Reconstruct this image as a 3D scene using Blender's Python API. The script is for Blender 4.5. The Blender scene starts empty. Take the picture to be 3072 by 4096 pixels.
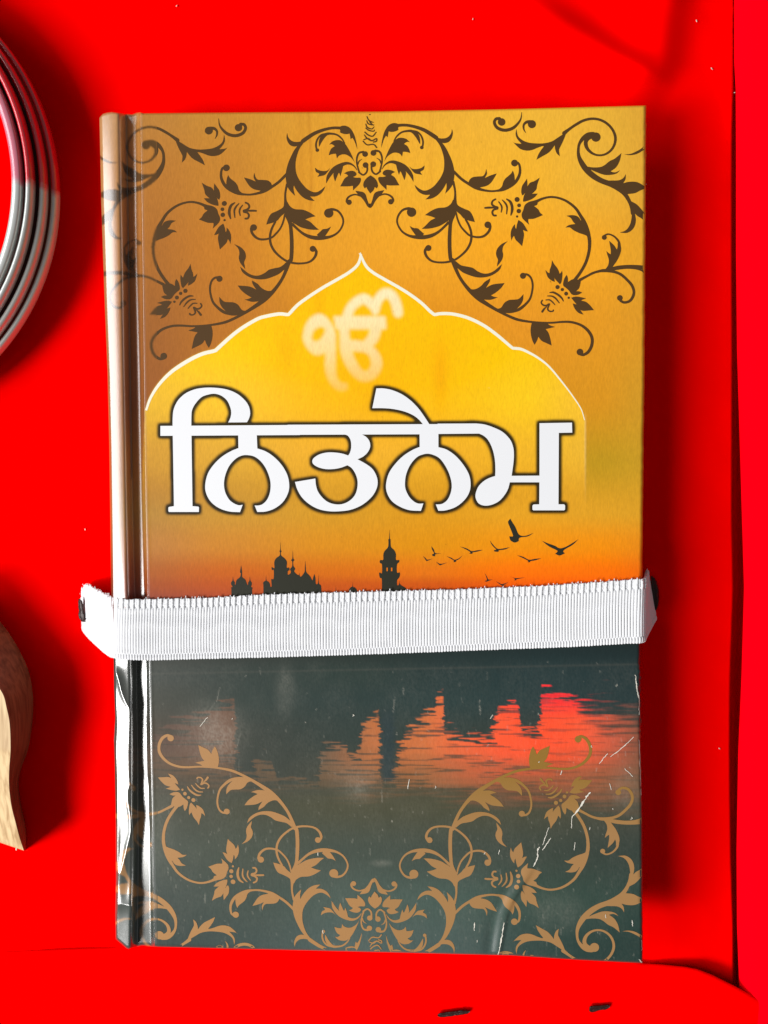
import bpy, math
import numpy as np
from mathutils import Vector
from mathutils.geometry import delaunay_2d_cdt

S = bpy.context.scene
COL = S.collection

# ------------------------------------------------------------------ camera
F_PX, CX, CY = 3076.0, 1536.0, 2048.0          # focal length and centre in photograph pixels
ROT = (-0.0321929792, 0.0463011543, -0.00289530902)
T = 0.018                                       # height of the cover above the cloth
CAM = np.array([0.00636138, 0.01207132, 0.17758058 + T])
cam_data = bpy.data.cameras.new('camera')
cam = bpy.data.objects.new('camera', cam_data)
COL.objects.link(cam)
cam.location = CAM
cam.rotation_euler = ROT
cam_data.sensor_fit = 'HORIZONTAL'
cam_data.sensor_width = 36.0
cam_data.lens = 36.0 * F_PX / 3072.0
cam_data.clip_start = 0.005
cam_data.clip_end = 50.0
S.camera = cam

# ------------------------------------------------------------------ world and lamps
world = bpy.data.worlds.new('World')
S.world = world
world.use_nodes = True
bg = world.node_tree.nodes['Background']
bg.inputs[0].default_value = (0.95, 0.98, 1.0, 1)
bg.inputs[1].default_value = 0.15

def area_lamp(name, loc, target, sx, sy, power, color):
    d = bpy.data.lights.new(name, 'AREA')
    d.shape = 'RECTANGLE'; d.size = sx; d.size_y = sy
    d.energy = power; d.color = color
    o = bpy.data.objects.new(name, d); COL.objects.link(o)
    o.location = loc
    v = Vector(target) - Vector(loc)
    o.rotation_euler = v.to_track_quat('-Z', 'Y').to_euler()
    return o

def polar(az, el, r):
    a, e = math.radians(az), math.radians(el)
    return (r*math.cos(e)*math.cos(a), r*math.cos(e)*math.sin(a), r*math.sin(e))

# the window: left of the book and a little towards its foot
area_lamp('window_lamp', polar(206, 45, 1.6), (0, 0, 0), 0.46, 0.62, 24.5, (1.0, 0.985, 0.96))
# the rest of the window front, dimmer, farther up the left side
area_lamp('side_window_lamp', polar(176, 40, 1.6), (0, 0, 0), 1.25, 0.75, 15.5, (0.96, 0.98, 1.0))

S.view_settings.view_transform = 'Standard'
S.view_settings.look = 'None'
S.view_settings.exposure = 0.0
S.view_settings.gamma = 1.0

# ------------------------------------------------------------------ geometry helpers
def _rot(a):
    x, y, z = a
    Rx = np.array([[1,0,0],[0,math.cos(x),-math.sin(x)],[0,math.sin(x),math.cos(x)]])
    Ry = np.array([[math.cos(y),0,math.sin(y)],[0,1,0],[-math.sin(y),0,math.cos(y)]])
    Rz = np.array([[math.cos(z),-math.sin(z),0],[math.sin(z),math.cos(z),0],[0,0,1]])
    return Rz @ Ry @ Rx
RM = _rot(ROT)

def W(px, py, z):
    """point of the scene at height z that the photograph shows at pixel (px, py)"""
    px, py, z = np.broadcast_arrays(np.asarray(px, float), np.asarray(py, float), np.asarray(z, float))
    d = np.stack([(px-CX)/F_PX, -(py-CY)/F_PX, -np.ones_like(px)], -1) @ RM.T
    t = (z - CAM[2]) / d[..., 2]
    return CAM + d * t[..., None]

def link_mesh(name, verts, faces, mat, parent=None, origin=None, smooth=True, col=None):
    verts = np.asarray(verts, float).reshape(-1, 3)
    if origin is None:
        origin = np.array(parent.location) if parent is not None else np.zeros(3)
    origin = np.asarray(origin, float)
    me = bpy.data.meshes.new(name)
    vv = (verts - origin).astype(np.float32)
    if isinstance(faces, np.ndarray) and faces.ndim == 2:
        n, k = faces.shape
        me.vertices.add(len(vv)); me.vertices.foreach_set('co', vv.ravel())
        me.loops.add(n*k); me.loops.foreach_set('vertex_index', faces.astype(np.int32).ravel())
        me.polygons.add(n)
        me.polygons.foreach_set('loop_start', np.arange(0, n*k, k, dtype=np.int32))
        me.polygons.foreach_set('loop_total', np.full(n, k, np.int32))
        me.update(calc_edges=True)
    else:
        me.from_pydata([tuple(v) for v in vv], [], [tuple(int(i) for i in f) for f in faces])
    if smooth:
        me.polygons.foreach_set('use_smooth', np.ones(len(me.polygons), bool))
    if col is not None:
        at = me.color_attributes.new('Print', 'FLOAT_COLOR', 'POINT')
        c4 = np.ones((len(vv), 4), np.float32); c4[:, :3] = col
        at.data.foreach_set('color', c4.ravel())
    me.update()
    o = bpy.data.objects.new(name, me); COL.objects.link(o)
    if mat is not None: me.materials.append(mat)
    if parent is not None: o.parent = parent
    else: o.location = origin
    return o

def grid_faces(nr, nc, off=0, wrap=False):
    r, c = np.meshgrid(np.arange(nr-1), np.arange(nc if wrap else nc-1), indexing='ij')
    c2 = (c+1) % nc
    a = r*nc+c; b = r*nc+c2; d = (r+1)*nc+c; e = (r+1)*nc+c2
    return np.stack([a, d, e, b], -1).reshape(-1, 4) + off

def thing(name, label, cat, loc=(0, 0, 0), group=None):
    o = bpy.data.objects.new(name, None); COL.objects.link(o)
    o.empty_display_size = 0.01
    o.location = loc
    o['label'] = label; o['category'] = cat
    if group: o['group'] = group
    return o

def tag(o, label, cat, group=None):
    o['label'] = label; o['category'] = cat
    if group: o['group'] = group
    return o

def lin(c):
    c = np.asarray(c, float)/255.0
    return np.where(c <= 0.04045, c/12.92, ((c+0.055)/1.055)**2.4)

# value noise
def vnoise(x, y, seed=0):
    xi = np.floor(x).astype(np.int64); yi = np.floor(y).astype(np.int64)
    fx = x-xi; fy = y-yi
    fx = fx*fx*(3-2*fx); fy = fy*fy*(3-2*fy)
    def h(a, b):
        n = (a*374761393 + b*668265263 + seed*1442695041) & 0xffffffff
        n = ((n ^ (n >> 13))*1274126177) & 0xffffffff
        return ((n ^ (n >> 16)) & 0xffff)/65535.0
    return (h(xi,yi)*(1-fx)+h(xi+1,yi)*fx)*(1-fy)+(h(xi,yi+1)*(1-fx)+h(xi+1,yi+1)*fx)*fy

def fbm(x, y, seed=0, octaves=3):
    s = 0; a = 1; t = 0
    for k in range(octaves):
        s = s + a*vnoise(x*2**k, y*2**k, seed+k*17); t += a; a *= 0.5
    return s/t

def sstep(a, b, x):
    t = np.clip((x-a)/(b-a), 0, 1)
    return t*t*(3-2*t)

# smooth outlines: "x,y" are smooth points, "x,y*" are corners
def parse(s):
    out = []
    for w in s.split():
        c = w.endswith('*')
        n = [float(q) for q in w.rstrip('*').split(',')]
        out.append((n, c))
    return out

def catmull(P, n, closed):
    P = np.asarray(P, float); m = len(P); out = []
    rng = range(m if closed else m-1)
    for i in rng:
        p1, p2 = P[i], P[(i+1) % m]
        p0 = P[i-1] if (closed or i > 0) else 2*p1-p2
        p3 = P[(i+2) % m] if (closed or i+2 < m) else 2*p2-p1
        for k in range(n):
            t = k/n
            out.append(0.5*((2*p1)+(-p0+p2)*t+(2*p0-5*p1+4*p2-p3)*t*t+(-p0+3*p1-3*p2+p3)*t**3))
    if not closed: out.append(P[-1])
    return np.array(out)

def outline(s, n=5):
    pts = parse(s)
    cor = [i for i, p in enumerate(pts) if p[1]]
    P = [p[0][:2] for p in pts]
    if not cor: return catmull(P, n, True)
    P = P[cor[0]:]+P[:cor[0]]; pts = pts[cor[0]:]+pts[:cor[0]]
    P.append(P[0]); flags = [p[1] for p in pts]+[True]
    out = []; st = 0
    for i in range(1, len(P)):
        if flags[i]:
            seg = P[st:i+1]
            out.append(np.array(seg[:1]) if len(seg) == 2 else catmull(seg, n, False)[:-1])
            st = i
    return np.concatenate(out)

def stroke(s, n=6):
    P = np.array([p[0] for p in parse(s)])
    C = catmull(P, n, False)
    c, w = C[:, :2], np.maximum(C[:, 2], 2.0)/2
    t = np.gradient(c, axis=0); t /= np.linalg.norm(t, axis=1)[:, None]+1e-9
    nrm = np.stack([-t[:, 1], t[:, 0]], 1)
    L = c+nrm*w[:, None]; R_ = c-nrm*w[:, None]
    # round caps
    def cap(cc, tt, ww):
        a0 = math.atan2(tt[1], tt[0])
        return [cc+ww*np.array([math.cos(a0+q), math.sin(a0+q)]) for q in (math.pi/4, 0, -math.pi/4)]
    return np.concatenate([L, np.array(cap(c[-1], t[-1], w[-1])), R_[::-1], np.array(cap(c[0], -t[0], w[0]))])

def disc(x, y, r, n=18):
    a = np.arange(n)*2*math.pi/n
    return np.stack([x+r*np.cos(a), y+r*np.sin(a)], 1)

REG = {'A': (1450, 420, 2.765), 'B': (1990, 420, 2.765), 'C': (1750, 900, 2.765), 'D': (2090, 900, 3.318),
       'E': (1600, 0, 1.0), 'T': (600, 1500, 2.765), 'U': (1150, 1500, 2.765), 'V': (1750, 1500, 2.765),
       'K': (1180, 1120, 3.318), 'M': (880, 2100, 3.318), 'N': (1380, 2080, 4.1475), 'Q': (1670, 2050, 2.5136)}

def shapes(text):
    out = []
    for line in text.strip().splitlines():
        line = line.strip()
        if not line: continue
        reg, kind, body = line.split(None, 2)
        ox, oy, s = REG[reg]
        if kind == 'P': p = outline(body)
        elif kind == 'S': p = stroke(body)
        else:
            p = disc(*[float(q) for q in body.split(',')])
        out.append(p/s+np.array([ox, oy]))
    return out

def winding(poly, X, Y):
    wn = np.zeros(X.shape, np.int32)
    x0, y0 = poly[:, 0], poly[:, 1]
    x1, y1 = np.roll(x0, -1), np.roll(y0, -1)
    for a, b, c, d in zip(x0, y0, x1, y1):
        if b == d: continue
        up = (b <= Y) & (d > Y); dn = (b > Y) & (d <= Y)
        if not (up.any() or dn.any()): continue
        cr = (c-a)*(Y-b)-(X-a)*(d-b)
        wn += (up & (cr > 0)).astype(np.int32) - (dn & (cr < 0)).astype(np.int32)
    return wn

def fill(polys, holes=(), clip_x=None, step=14.0):
    """triangles that fill the union of the outlines, with inner points so that they follow the surface"""
    V, E = [], []
    for p in list(polys)+list(holes):
        b = len(V); m = len(p)
        V += [Vector((float(q[0]), float(q[1]))) for q in p]
        E += [(b+i, b+(i+1) % m) for i in range(m)]
    allp = np.concatenate(list(polys)); lo, hi = allp.min(0), allp.max(0)
    if clip_x is not None:
        b = len(V)
        V += [Vector((clip_x, lo[1]-9)), Vector((clip_x, hi[1]+9))]; E.append((b, b+1))
    gx, gy = np.meshgrid(np.arange(lo[0], hi[0], step), np.arange(lo[1], hi[1], step))
    gx = gx.ravel()+0.37; gy = gy.ravel()+0.41
    ins = np.zeros(gx.shape, bool)
    for p in polys:
        l, h = p.min(0), p.max(0)
        k = (gx > l[0]) & (gx < h[0]) & (gy > l[1]) & (gy < h[1])
        if k.any(): ins[k] |= winding(p, gx[k], gy[k]) != 0
    V += [Vector((float(a), float(b))) for a, b in zip(gx[ins], gy[ins])]
    r = delaunay_2d_cdt(V, E, [], 0, 1e-4)
    vo = np.array([tuple(v) for v in r[0]]); fo = np.array([f for f in r[2] if len(f) == 3])
    ce = vo[fo].mean(1); keep = np.zeros(len(fo), bool)
    for p in polys:
        l, h = p.min(0), p.max(0)
        k = (ce[:, 0] >= l[0]) & (ce[:, 0] <= h[0]) & (ce[:, 1] >= l[1]) & (ce[:, 1] <= h[1])
        if k.any(): keep[k] |= winding(p, ce[k, 0], ce[k, 1]) != 0
    for p in holes:
        keep &= ~(winding(p, ce[:, 0], ce[:, 1]) != 0)
    if clip_x is not None: keep &= ce[:, 0] > clip_x
    fo = fo[keep]
    u, inv = np.unique(fo.ravel(), return_inverse=True)
    return vo[u], inv.reshape(-1, 3)

# ------------------------------------------------------------------ materials
def new_mat(name):
    m = bpy.data.materials.new(name); m.use_nodes = True
    nt = m.node_tree
    return m, nt, nt.nodes['Principled BSDF']

def add_bump(nt, b, scale, strength, dist, stretch=None, detail=3.0):
    tc = nt.nodes.new('ShaderNodeTexCoord')
    mp = nt.nodes.new('ShaderNodeMapping')
    nz = nt.nodes.new('ShaderNodeTexNoise'); nz.inputs['Scale'].default_value = scale; nz.inputs['Detail'].default_value = detail
    bp = nt.nodes.new('ShaderNodeBump'); bp.inputs['Strength'].default_value = strength; bp.inputs['Distance'].default_value = dist
    if stretch: mp.inputs['Scale'].default_value = stretch
    nt.links.new(tc.outputs['Object'], mp.inputs['Vector']); nt.links.new(mp.outputs[0], nz.inputs['Vector'])
    nt.links.new(nz.outputs['Fac'], bp.inputs['Height']); nt.links.new(bp.outputs[0], b.inputs['Normal'])
    return nz, mp, tc

def simple(name, rgb, rough=0.6, spec=0.3, metal=0.0, bump=None, vary=0.0):
    m, nt, b = new_mat(name)
    b.inputs['Base Color'].default_value = (*rgb, 1)
    b.inputs['Roughness'].default_value = rough
    b.inputs['Specular IOR Level'].default_value = spec
    b.inputs['Metallic'].default_value = metal
    if bump:
        nz, mp, tc = add_bump(nt, b, *bump)
        if vary:
            mx = nt.nodes.new('ShaderNodeMix'); mx.data_type = 'RGBA'
            mx.inputs['A'].default_value = (*[c*(1-vary) for c in rgb], 1)
            mx.inputs['B'].default_value = (*[min(1, c*(1+vary)) for c in rgb], 1)
            nt.links.new(nz.outputs['Fac'], mx.inputs['Factor'])
            nt.links.new(mx.outputs['Result'], b.inputs['Base Color'])
    return m

CAL = 0.93
def ink(name, srgb, rough=0.38, spec=0.2):
    return simple(name, tuple(float(v) for v in lin(srgb)*CAL), rough, spec, 0, (9000, 0.10, 0.00004, (1, 0.25, 1)), 0.10)

M_CLOTH = simple('red_cloth', (0.985, 0.0, 0.0), 0.9, 0.0, 0, (5200, 0.25, 0.00008))
M_FLAP = simple('red_flap_cloth', (0.98, 0.0, 0.006), 0.9, 0.0, 0, (5200, 0.25, 0.00008))
M_BURNT = simple('burnt_edge', (0.028, 0.008, 0.006), 0.35, 0.4, 0, (2500, 0.6, 0.0003), 0.4)
M_LINT = simple('lint', (0.75, 0.68, 0.6), 0.9, 0.1)
M_PAPER = simple('page_paper', (0.7, 0.66, 0.56), 0.9, 0.1, 0, (3000, 0.4, 0.0001, (0.02, 0.02, 3)))
M_BAND = simple('white_elastic', (0.78, 0.78, 0.80), 0.85, 0.12, 0, (5000, 0.2, 0.00008))
M_WHITE = simple('white_ink', tuple(float(v) for v in lin((240, 240, 243))*CAL), 0.45, 0.3, 0, (900, 0.05, 0.00003))
M_SCROLL = ink('brown_scroll_ink', (84, 60, 33))
M_TAN = ink('tan_scroll_ink', (176, 130, 82))
M_ARCH = ink('cream_line_ink', (246, 240, 218))
M_SIL = ink('skyline_ink', (46, 46, 36))
M_BOARD = ink('cover_lining', (190, 150, 90))

def cover_material(name, coat, coat_ior, coat_rough):
    m, nt, b = new_mat(name)
    at = nt.nodes.new('ShaderNodeAttribute'); at.attribute_name = 'Print'
    tc = nt.nodes.new('ShaderNodeTexCoord')
    mp = nt.nodes.new('ShaderNodeMapping'); mp.inputs['Scale'].default_value = (1, 0.22, 1)
    nz = nt.nodes.new('ShaderNodeTexNoise'); nz.inputs['Scale'].default_value = 3800; nz.inputs['Detail'].default_value = 4
    nt.links.new(tc.outputs['Object'], mp.inputs[0]); nt.links.new(mp.outputs[0], nz.inputs['Vector'])
    # printed grain
    mr = nt.nodes.new('ShaderNodeMapRange'); mr.inputs['To Min'].default_value = 0.80; mr.inputs['To Max'].default_value = 1.20
    nt.links.new(nz.outputs['Fac'], mr.inputs['Value'])
    mx = nt.nodes.new('ShaderNodeMix'); mx.data_type = 'RGBA'; mx.blend_type = 'MULTIPLY'; mx.inputs['Factor'].default_value = 1
    nt.links.new(at.outputs['Color'], mx.inputs['A']); nt.links.new(mr.outputs[0], mx.inputs['B'])
    nt.links.new(mx.outputs['Result'], b.inputs['Base Color'])
    bp = nt.nodes.new('ShaderNodeBump'); bp.inputs['Strength'].default_value = 0.12; bp.inputs['Distance'].default_value = 0.00004
    nt.links.new(nz.outputs['Fac'], bp.inputs['Height']); nt.links.new(bp.outputs[0], b.inputs['Normal'])
    b.inputs['Roughness'].default_value = 0.38
    b.inputs['Specular IOR Level'].default_value = 0.15
    # film
    b.inputs['Coat Weight'].default_value = coat
    b.inputs['Coat Roughness'].default_value = coat_rough
    b.inputs['Coat IOR'].default_value = coat_ior
    nt.links.new(bp.outputs[0], b.inputs['Coat Normal'])
    return m
M_COVER = cover_material('laminated_print', 0.4, 1.42, 0.17)
M_SPINE = cover_material('glossy_spine_film', 1.0, 2.35, 0.19)
# ------------------------------------------------------------------ red cloth: floor of the box and its two flaps
YE = [-400, 0, 250, 360, 600, 1024, 1400, 2048, 2350, 2700, 3000, 3400, 3700, 3893, 4500]
XEL = [2937, 2937, 2936, 2938, 2938, 2938, 2940, 2938, 2944, 2932, 2929, 2934, 2942, 2943, 2943]     # cloth rolls down here
XER = [2937, 2937, 2937, 2943, 2944, 2944, 2948, 2967, 2976, 2966, 2953, 2946, 2948, 2955, 2965]     # edge of the strip
YCURVE_X = [-900, 0, 250, 460, 560, 2400, 2570, 2650, 2740, 2790, 2850, 2950, 3045, 3300, 4200]
YCURVE_Y = [3830, 3806, 3797, 3790, 3760, 3800, 3853, 3858, 3867, 3877, 3900, 3950, 4003, 4130, 4560]

def ridge(px, py, ax, ay, bx, by, amp, wl, wr, f0=0.25):
    """soft fold from a to b: gentle on the left side, steep on the right"""
    dx, dy = bx-ax, by-ay; L = math.hypot(dx, dy)
    t = ((px-ax)*dx+(py-ay)*dy)/(L*L)
    d = ((px-ax)*dy-(py-ay)*dx)/L
    prof = np.where(d < 0, np.exp(-(d/wl)**2), np.exp(-(d/wr)**2))
    env = sstep(-f0, f0, t)*(1-sstep(1-f0*0.7, 1+f0*0.6, t))
    return amp*prof*env

def cloth_z(px, py):
    z = 0.0005*(fbm(px/300, py/300, 3)-0.5)*2
    z = z + ridge(px, py, 2150, 30, 2640, 335, 0.0037, 160, 52, 0.22)
    z = z + ridge(px, py, 2690, -160, 2625, 310, 0.0044, 180, 85, 0.22)
    # slack left of the gap and near the corner
    xe = np.interp(py, YE, XEL)
    dep = np.interp(py, [-400, 200, 420, 900, 1700, 2300, 3000, 3800, 3960], [0, 0.0006, 0.0016, 0.0032, 0.005, 0.0065, 0.006, 0.005, 0.004])
    z = z - 0.0028*np.clip((px-2680)/(xe-2680), 0, 1)**1.3*sstep(250, 700, py)*(1-0.5*sstep(3300, 3700, py))
    q = np.clip((px-(xe-14))/26, 0, 1)
    z = z - (dep*1.5+0.0012)*(q*q*(3-2*q))
    z = z - 0.0035*sstep(-20, 60, py-np.interp(px, YCURVE_X, YCURVE_Y))*sstep(2620, 2850, px)
    return z

cx = np.concatenate([np.arange(-6000, -400, 400), np.arange(-400, 2780, 14), np.arange(2780, 3000, 4), np.arange(3000, 3300, 14), np.arange(3300, 8200, 500)])
cy = np.concatenate([np.arange(-6000, -300, 400), np.arange(-300, 4400, 16), np.arange(4400, 9200, 500)])
GX, GY = np.meshgrid(cx.astype(float), cy.astype(float))
cloth = link_mesh('cloth', W(GX, GY, cloth_z(GX, GY)), grid_faces(*GX.shape), M_CLOTH)
cloth['kind'] = 'structure'

# strip of cloth along the right edge (a folded sheet, its edge free over the gap)
ys = np.concatenate([np.arange(-5000, -300, 400), np.arange(-300, 4400, 16), np.arange(4400, 9000, 400)]).astype(float)
xe = np.interp(ys, YE, XER)
offs = np.array([0, 0, 2, 6, 14, 40, 80, 160, 300, 700, 2000, 4500], float)
zz = np.array([0.0000, 0.0004, 0.0007, 0.0010, 0.0014, 0.0022, 0.0032, 0.0042, 0.0048, 0.0050, 0.0040, 0.0005])
PX = xe[:, None]+offs[None, :]; PY = np.repeat(ys[:, None], len(offs), 1)
PZ = zz[None, :]+0.0002*(vnoise(PX/120, PY/160, 5)-0.5)
under = W(PX, PY, PZ-0.0006)[:, ::-1]
V1 = W(PX, PY, PZ)
VV = np.concatenate([under[:, -6:], V1], 1)
strip = link_mesh('cloth_flap', VV, grid_faces(*VV.shape[:2])[:, ::-1], M_FLAP)
tag(strip, 'crimson cloth flap running down the right edge beyond the dark gap', 'cloth')

# flap along the foot
xs = np.concatenate([np.arange(-5000, -300, 400), np.arange(-300, 3300, 16), np.arange(3300, 6500, 300)]).astype(float)
yb = np.interp(xs, YCURVE_X, YCURVE_Y)
offs = np.array([0, 0, 2, 6, 14, 40, 80, 160, 300, 700, 2000, 4500], float)
rise = np.interp(xs, [-1000, 0, 460, 2600, 2800, 3000, 3300], [0.0002, 0.0002, 0.0002, 0.0006, 0.0022, 0.0026, 0.002])
prof = np.array([-0.0004, 0.0001, 0.0003, 0.0005, 0.0006, 0.0006, 0.0005, 0.0003, 0.0002, 0.0002, 0.0002, 0.0002])
PX = np.repeat(xs[:, None], len(offs), 1)+offs[None, :]*0.10*sstep(2600, 2900, xs)[:, None]; PY = yb[:, None]+offs[None, :]
PZ = prof[None, :]+rise[:, None]+ridge(PX, PY, 2760, 4120, 2610, 3890, 0.0008, 60, 90, 0.3)
under = W(PX, PY, PZ-0.0006)[:, ::-1]
VV = np.concatenate([under[:, -6:], W(PX, PY, PZ)], 1)
foot_flap = link_mesh('cloth_flap', VV, grid_faces(*VV.shape[:2]), M_CLOTH)
tag(foot_flap, 'red cloth flap below the book with two short dark slits', 'cloth')

def sliver(name, pts, mat, parent, h=0.0008, seed=1, zb=0.0012):
    """a dark melted slit edge: spine points (px, py, half width px)"""
    P = catmull(np.array(pts, float), 5, False); nr = len(P)
    tg = np.gradient(P[:, :2], axis=0); tg /= np.linalg.norm(tg, axis=1)[:, None]
    nm = np.stack([-tg[:, 1], tg[:, 0]], 1)
    vs = []
    for i, p in enumerate(P):
        for k in range(9):
            a = math.pi*k/8; c = math.cos(a)
            j = 1+0.35*(vnoise(np.array(i*0.9+k*3.1), np.array(k*1.7), seed)-0.5)
            q = p[:2]+nm[i]*c*p[2]*j
            hh = h*(math.sin(a)*0.9-0.55*math.exp(-((k-3.5)/1.0)**2))*float(j)
            vs.append(W(q[0], q[1], zb+hh))
    return link_mesh(name, np.array(vs), grid_faces(nr, 9), mat, parent)

sliver('burnt_slit', [(1750, 4060, 3), (1762, 4060, 9), (1800, 4056, 10), (1845, 4049, 10), (1868, 4048, 7), (1880, 4045, 3)], M_BURNT, foot_flap, seed=4)
sliver('burnt_slit', [(2357, 4036, 9), (2366, 4036, 13), (2395, 4032, 11), (2425, 4027, 10), (2436, 4025, 6), (2440, 4024, 2)], M_BURNT, foot_flap, seed=9)
sliver('burnt_slit', [(2606, 2305, 3), (2613, 2320, 9), (2619, 2350, 14), (2623, 2390, 14), (2624, 2420, 9), (2624, 2440, 3)], M_BURNT, cloth, h=0.0010, seed=3, zb=0.0004)
sliver('burnt_slit', [(316, 2395, 3), (321, 2410, 9), (325, 2440, 10), (328, 2465, 14), (336, 2480, 9), (350, 2476, 3)], M_BURNT, cloth, h=0.0010, seed=6, zb=0.0022)

# ------------------------------------------------------------------ the book
EDGE_TX = [390, 400, 412, 430, 448, 500, 530, 545, 562, 575, 1024, 1536, 2048, 2575, 2600]
EDGE_TY = [482, 468, 455, 450, 448, 455, 457, 451, 449, 453, 449, 446, 436, 422, 421]
EDGE_BX = [440, 463, 485, 505, 515, 530, 570, 600, 617, 1024, 1536, 2048, 2300, 2570, 2600]
EDGE_BY = [3745, 3757, 3775, 3793, 3797, 3790, 3782, 3785, 3787, 3797, 3809, 3822, 3839, 3853, 3855]
YS = [400, 454, 800, 1200, 1500, 1800, 2100, 2380, 2640, 2700, 2780, 2900, 3000, 3100, 3250, 3400, 3560, 3700, 3800]
XLs = [397, 398, 405, 418, 430, 437, 441, 444, 454, 455, 456, 461, 456, 459, 462, 463, 464, 461, 463]
YH = [400, 500, 1000, 1500, 2000, 2600, 3000, 3400, 3700, 3850]
XSs = [505, 506, 514, 520, 529, 545, 551, 552, 549, 545]
XGs = [544, 545, 549, 562, 570, 586, 596, 602, 604, 606]
XRs = [562, 563, 571, 577, 583, 596, 603, 612, 618, 620]
YR = [400, 800, 1024, 1500, 2048, 2300, 2560, 2650, 2700, 2740, 2800, 3000, 3072, 3100, 3300, 3600, 3860]
XRIGHT = [2585, 2583, 2582, 2578, 2572, 2569, 2561, 2560, 2563, 2560, 2565, 2563, 2567, 2566, 2570, 2570, 2571]

f_top = lambda x: np.interp(x, EDGE_TX, EDGE_TY)
f_bot = lambda x: np.interp(x, EDGE_BX, EDGE_BY)

def f_right(y):
    y = np.asarray(y, float)
    return np.interp(y, YR, XRIGHT)+(vnoise(y/11, y*0, 61)-0.6)*5*sstep(2620, 2680, y)*(1-sstep(3000, 3250, y))+(vnoise(y/23, y*0, 63)-0.5)*2

def crumple(px, py):
    a = np.abs(fbm(px/85+py/900, py/620, 11, 2)-0.5)*2
    b = np.abs(fbm(px/80-py/360, py/250, 23, 1)-0.5)*2
    k = 0.45+0.9*np.exp(-((py-3470)/120)**2)+0.5*np.exp(-((py-2730)/70)**2)
    return ((1-a)**2*0.0007+(1-b)**3*0.0007-0.0006)*k

def surf_z(px, py):
    """height of the printed cover: board, joint groove and rounded spine"""
    px, py = np.broadcast_arrays(np.asarray(px, float), np.asarray(py, float))
    xl = np.interp(py, YS, XLs); xs_ = np.interp(py, YH, XSs); xg = np.interp(py, YH, XGs); xr = np.interp(py, YH, XRs)
    xR = f_right(py); yt = f_top(px); yb_ = f_bot(px)
    z = np.full(px.shape, T)
    # joint
    q = np.clip((px-xg)/(xr-xg), 0, 1)
    q2 = np.clip((px-(xr-8))/8, 0, 1)
    zr = T-0.0030+0.0008*q+0.0022*np.sin(q2*math.pi/2)
    gq = np.clip((px-xs_)/(xg-xs_), 0, 1)
    zfloor = T-0.0034+0.0004*gq
    a = np.clip((px-xl)/(xs_-xl), 0, 1)
    w = 0.0060
    zsp = T+0.0002-0.06*w*np.maximum(0.60-a, 0)-0.18*w*np.maximum(0.60-a, 0)**2-5.0*w*np.maximum(0.10-a, 0)**1.6
    ra = np.clip((a-0.62)/0.38, 0, 1)
    zsp = zsp-0.0040*(ra**2.0)
    low = sstep(2600, 2720, py)
    zsp = zsp+low*crumple(px, py)*sstep(0, 0.10, a)*(1-sstep(0.72, 1, a))
    z = np.where(px < xr, zr, z); z = np.where(px < xg, zfloor, z); z = np.where(px < xs_, zsp, z)
    # gentle waviness of the ridge beside the joint
    z = z+0.00006*np.exp(-((px-xr-6)/8)**2)*(vnoise(px*0, py/180, 8)-0.2)
    # rounded board edges
    def rnd(d, r): 
        u = np.clip(1-d/r, 0, 1); return 1-np.sqrt(1-u*u*0.98)
    z = z-0.0011*rnd(xR-px, 15)-0.0007*rnd(py-yt, 9)-0.0009*rnd(yb_-py, 13)
    # embossed crease in the lower right corner
    pts = [(2146, 3430), (2120, 3490), (2085, 3545), (2050, 3600), (2025, 3660), (2010, 3740), (1996, 3822)]
    bump = np.zeros(px.shape)
    near = (px > 1850) & (px < 2350) & (py > 3380)
    if near.any():
        X, Y = px[near], py[near]; best = np.full(X.shape, 1e9); sd = np.zeros(X.shape); tt = np.zeros(X.shape)
        for i in range(len(pts)-1):
            (ax, ay), (bx, by) = pts[i], pts[i+1]; dx, dy = bx-ax, by-ay; L2 = dx*dx+dy*dy
            t = np.clip(((X-ax)*dx+(Y-ay)*dy)/L2, 0, 1)
            ex, ey = X-(ax+t*dx), Y-(ay+t*dy); d = np.hypot(ex, ey)
            m = d < best; best = np.where(m, d, best)
            sd = np.where(m, d*np.sign(-(ex*dy-ey*dx)), sd); tt = np.where(m, (i+t)/(len(pts)-1), tt)
        amp = 0.00036*sstep(0, 0.35, tt)
        # left flank steep (sd<0), right flank falls into a small valley
        b = np.where(sd < 0, np.exp(-(sd/9)**2), np.exp(-(sd/26)**2))-0.45*np.exp(-((sd-44)/18)**2)
        bump[near] = amp*b
    z = z+bump
    # two soft dents beside the crease
    z = z-0.00022*np.exp(-((px-1960)/26)**2-((py-3740)/90)**2)
    return z

# ---- printed picture, painted on a canvas of 2 px cells (photograph pixels) and stored per vertex
CS = 2.0; X0, Y0 = 380.0, 400.0; NXc, NYc = 1120, 1740
cxs = X0+np.arange(NXc)*CS; cys = Y0+np.arange(NYc)*CS
PXc, PYc = np.meshgrid(cxs, cys)

def table(ys_, xs_, rows):
    """colour field from a small table of sRGB values"""
    A = lin(np.array(rows, float))
    yi = np.interp(cys, ys_, np.arange(len(ys_))); xi = np.interp(cxs, xs_, np.arange(len(xs_)))
    def sm(q, n):
        i = np.clip(np.floor(q).astype(int), 0, n-2); f = q-i; return i, f*f*(3-2*f)*0.6+f*0.4
    i, fi = sm(yi, len(ys_)); j, fj = sm(xi, len(xs_))
    fi = fi[:, None, None]; fj = fj[None, :, None]
    r0 = A[i][:, j]*(1-fj)+A[i][:, j+1]*fj; r1 = A[i+1][:, j]*(1-fj)+A[i+1][:, j+1]*fj
    return r0*(1-fi)+r1*fi

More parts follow.
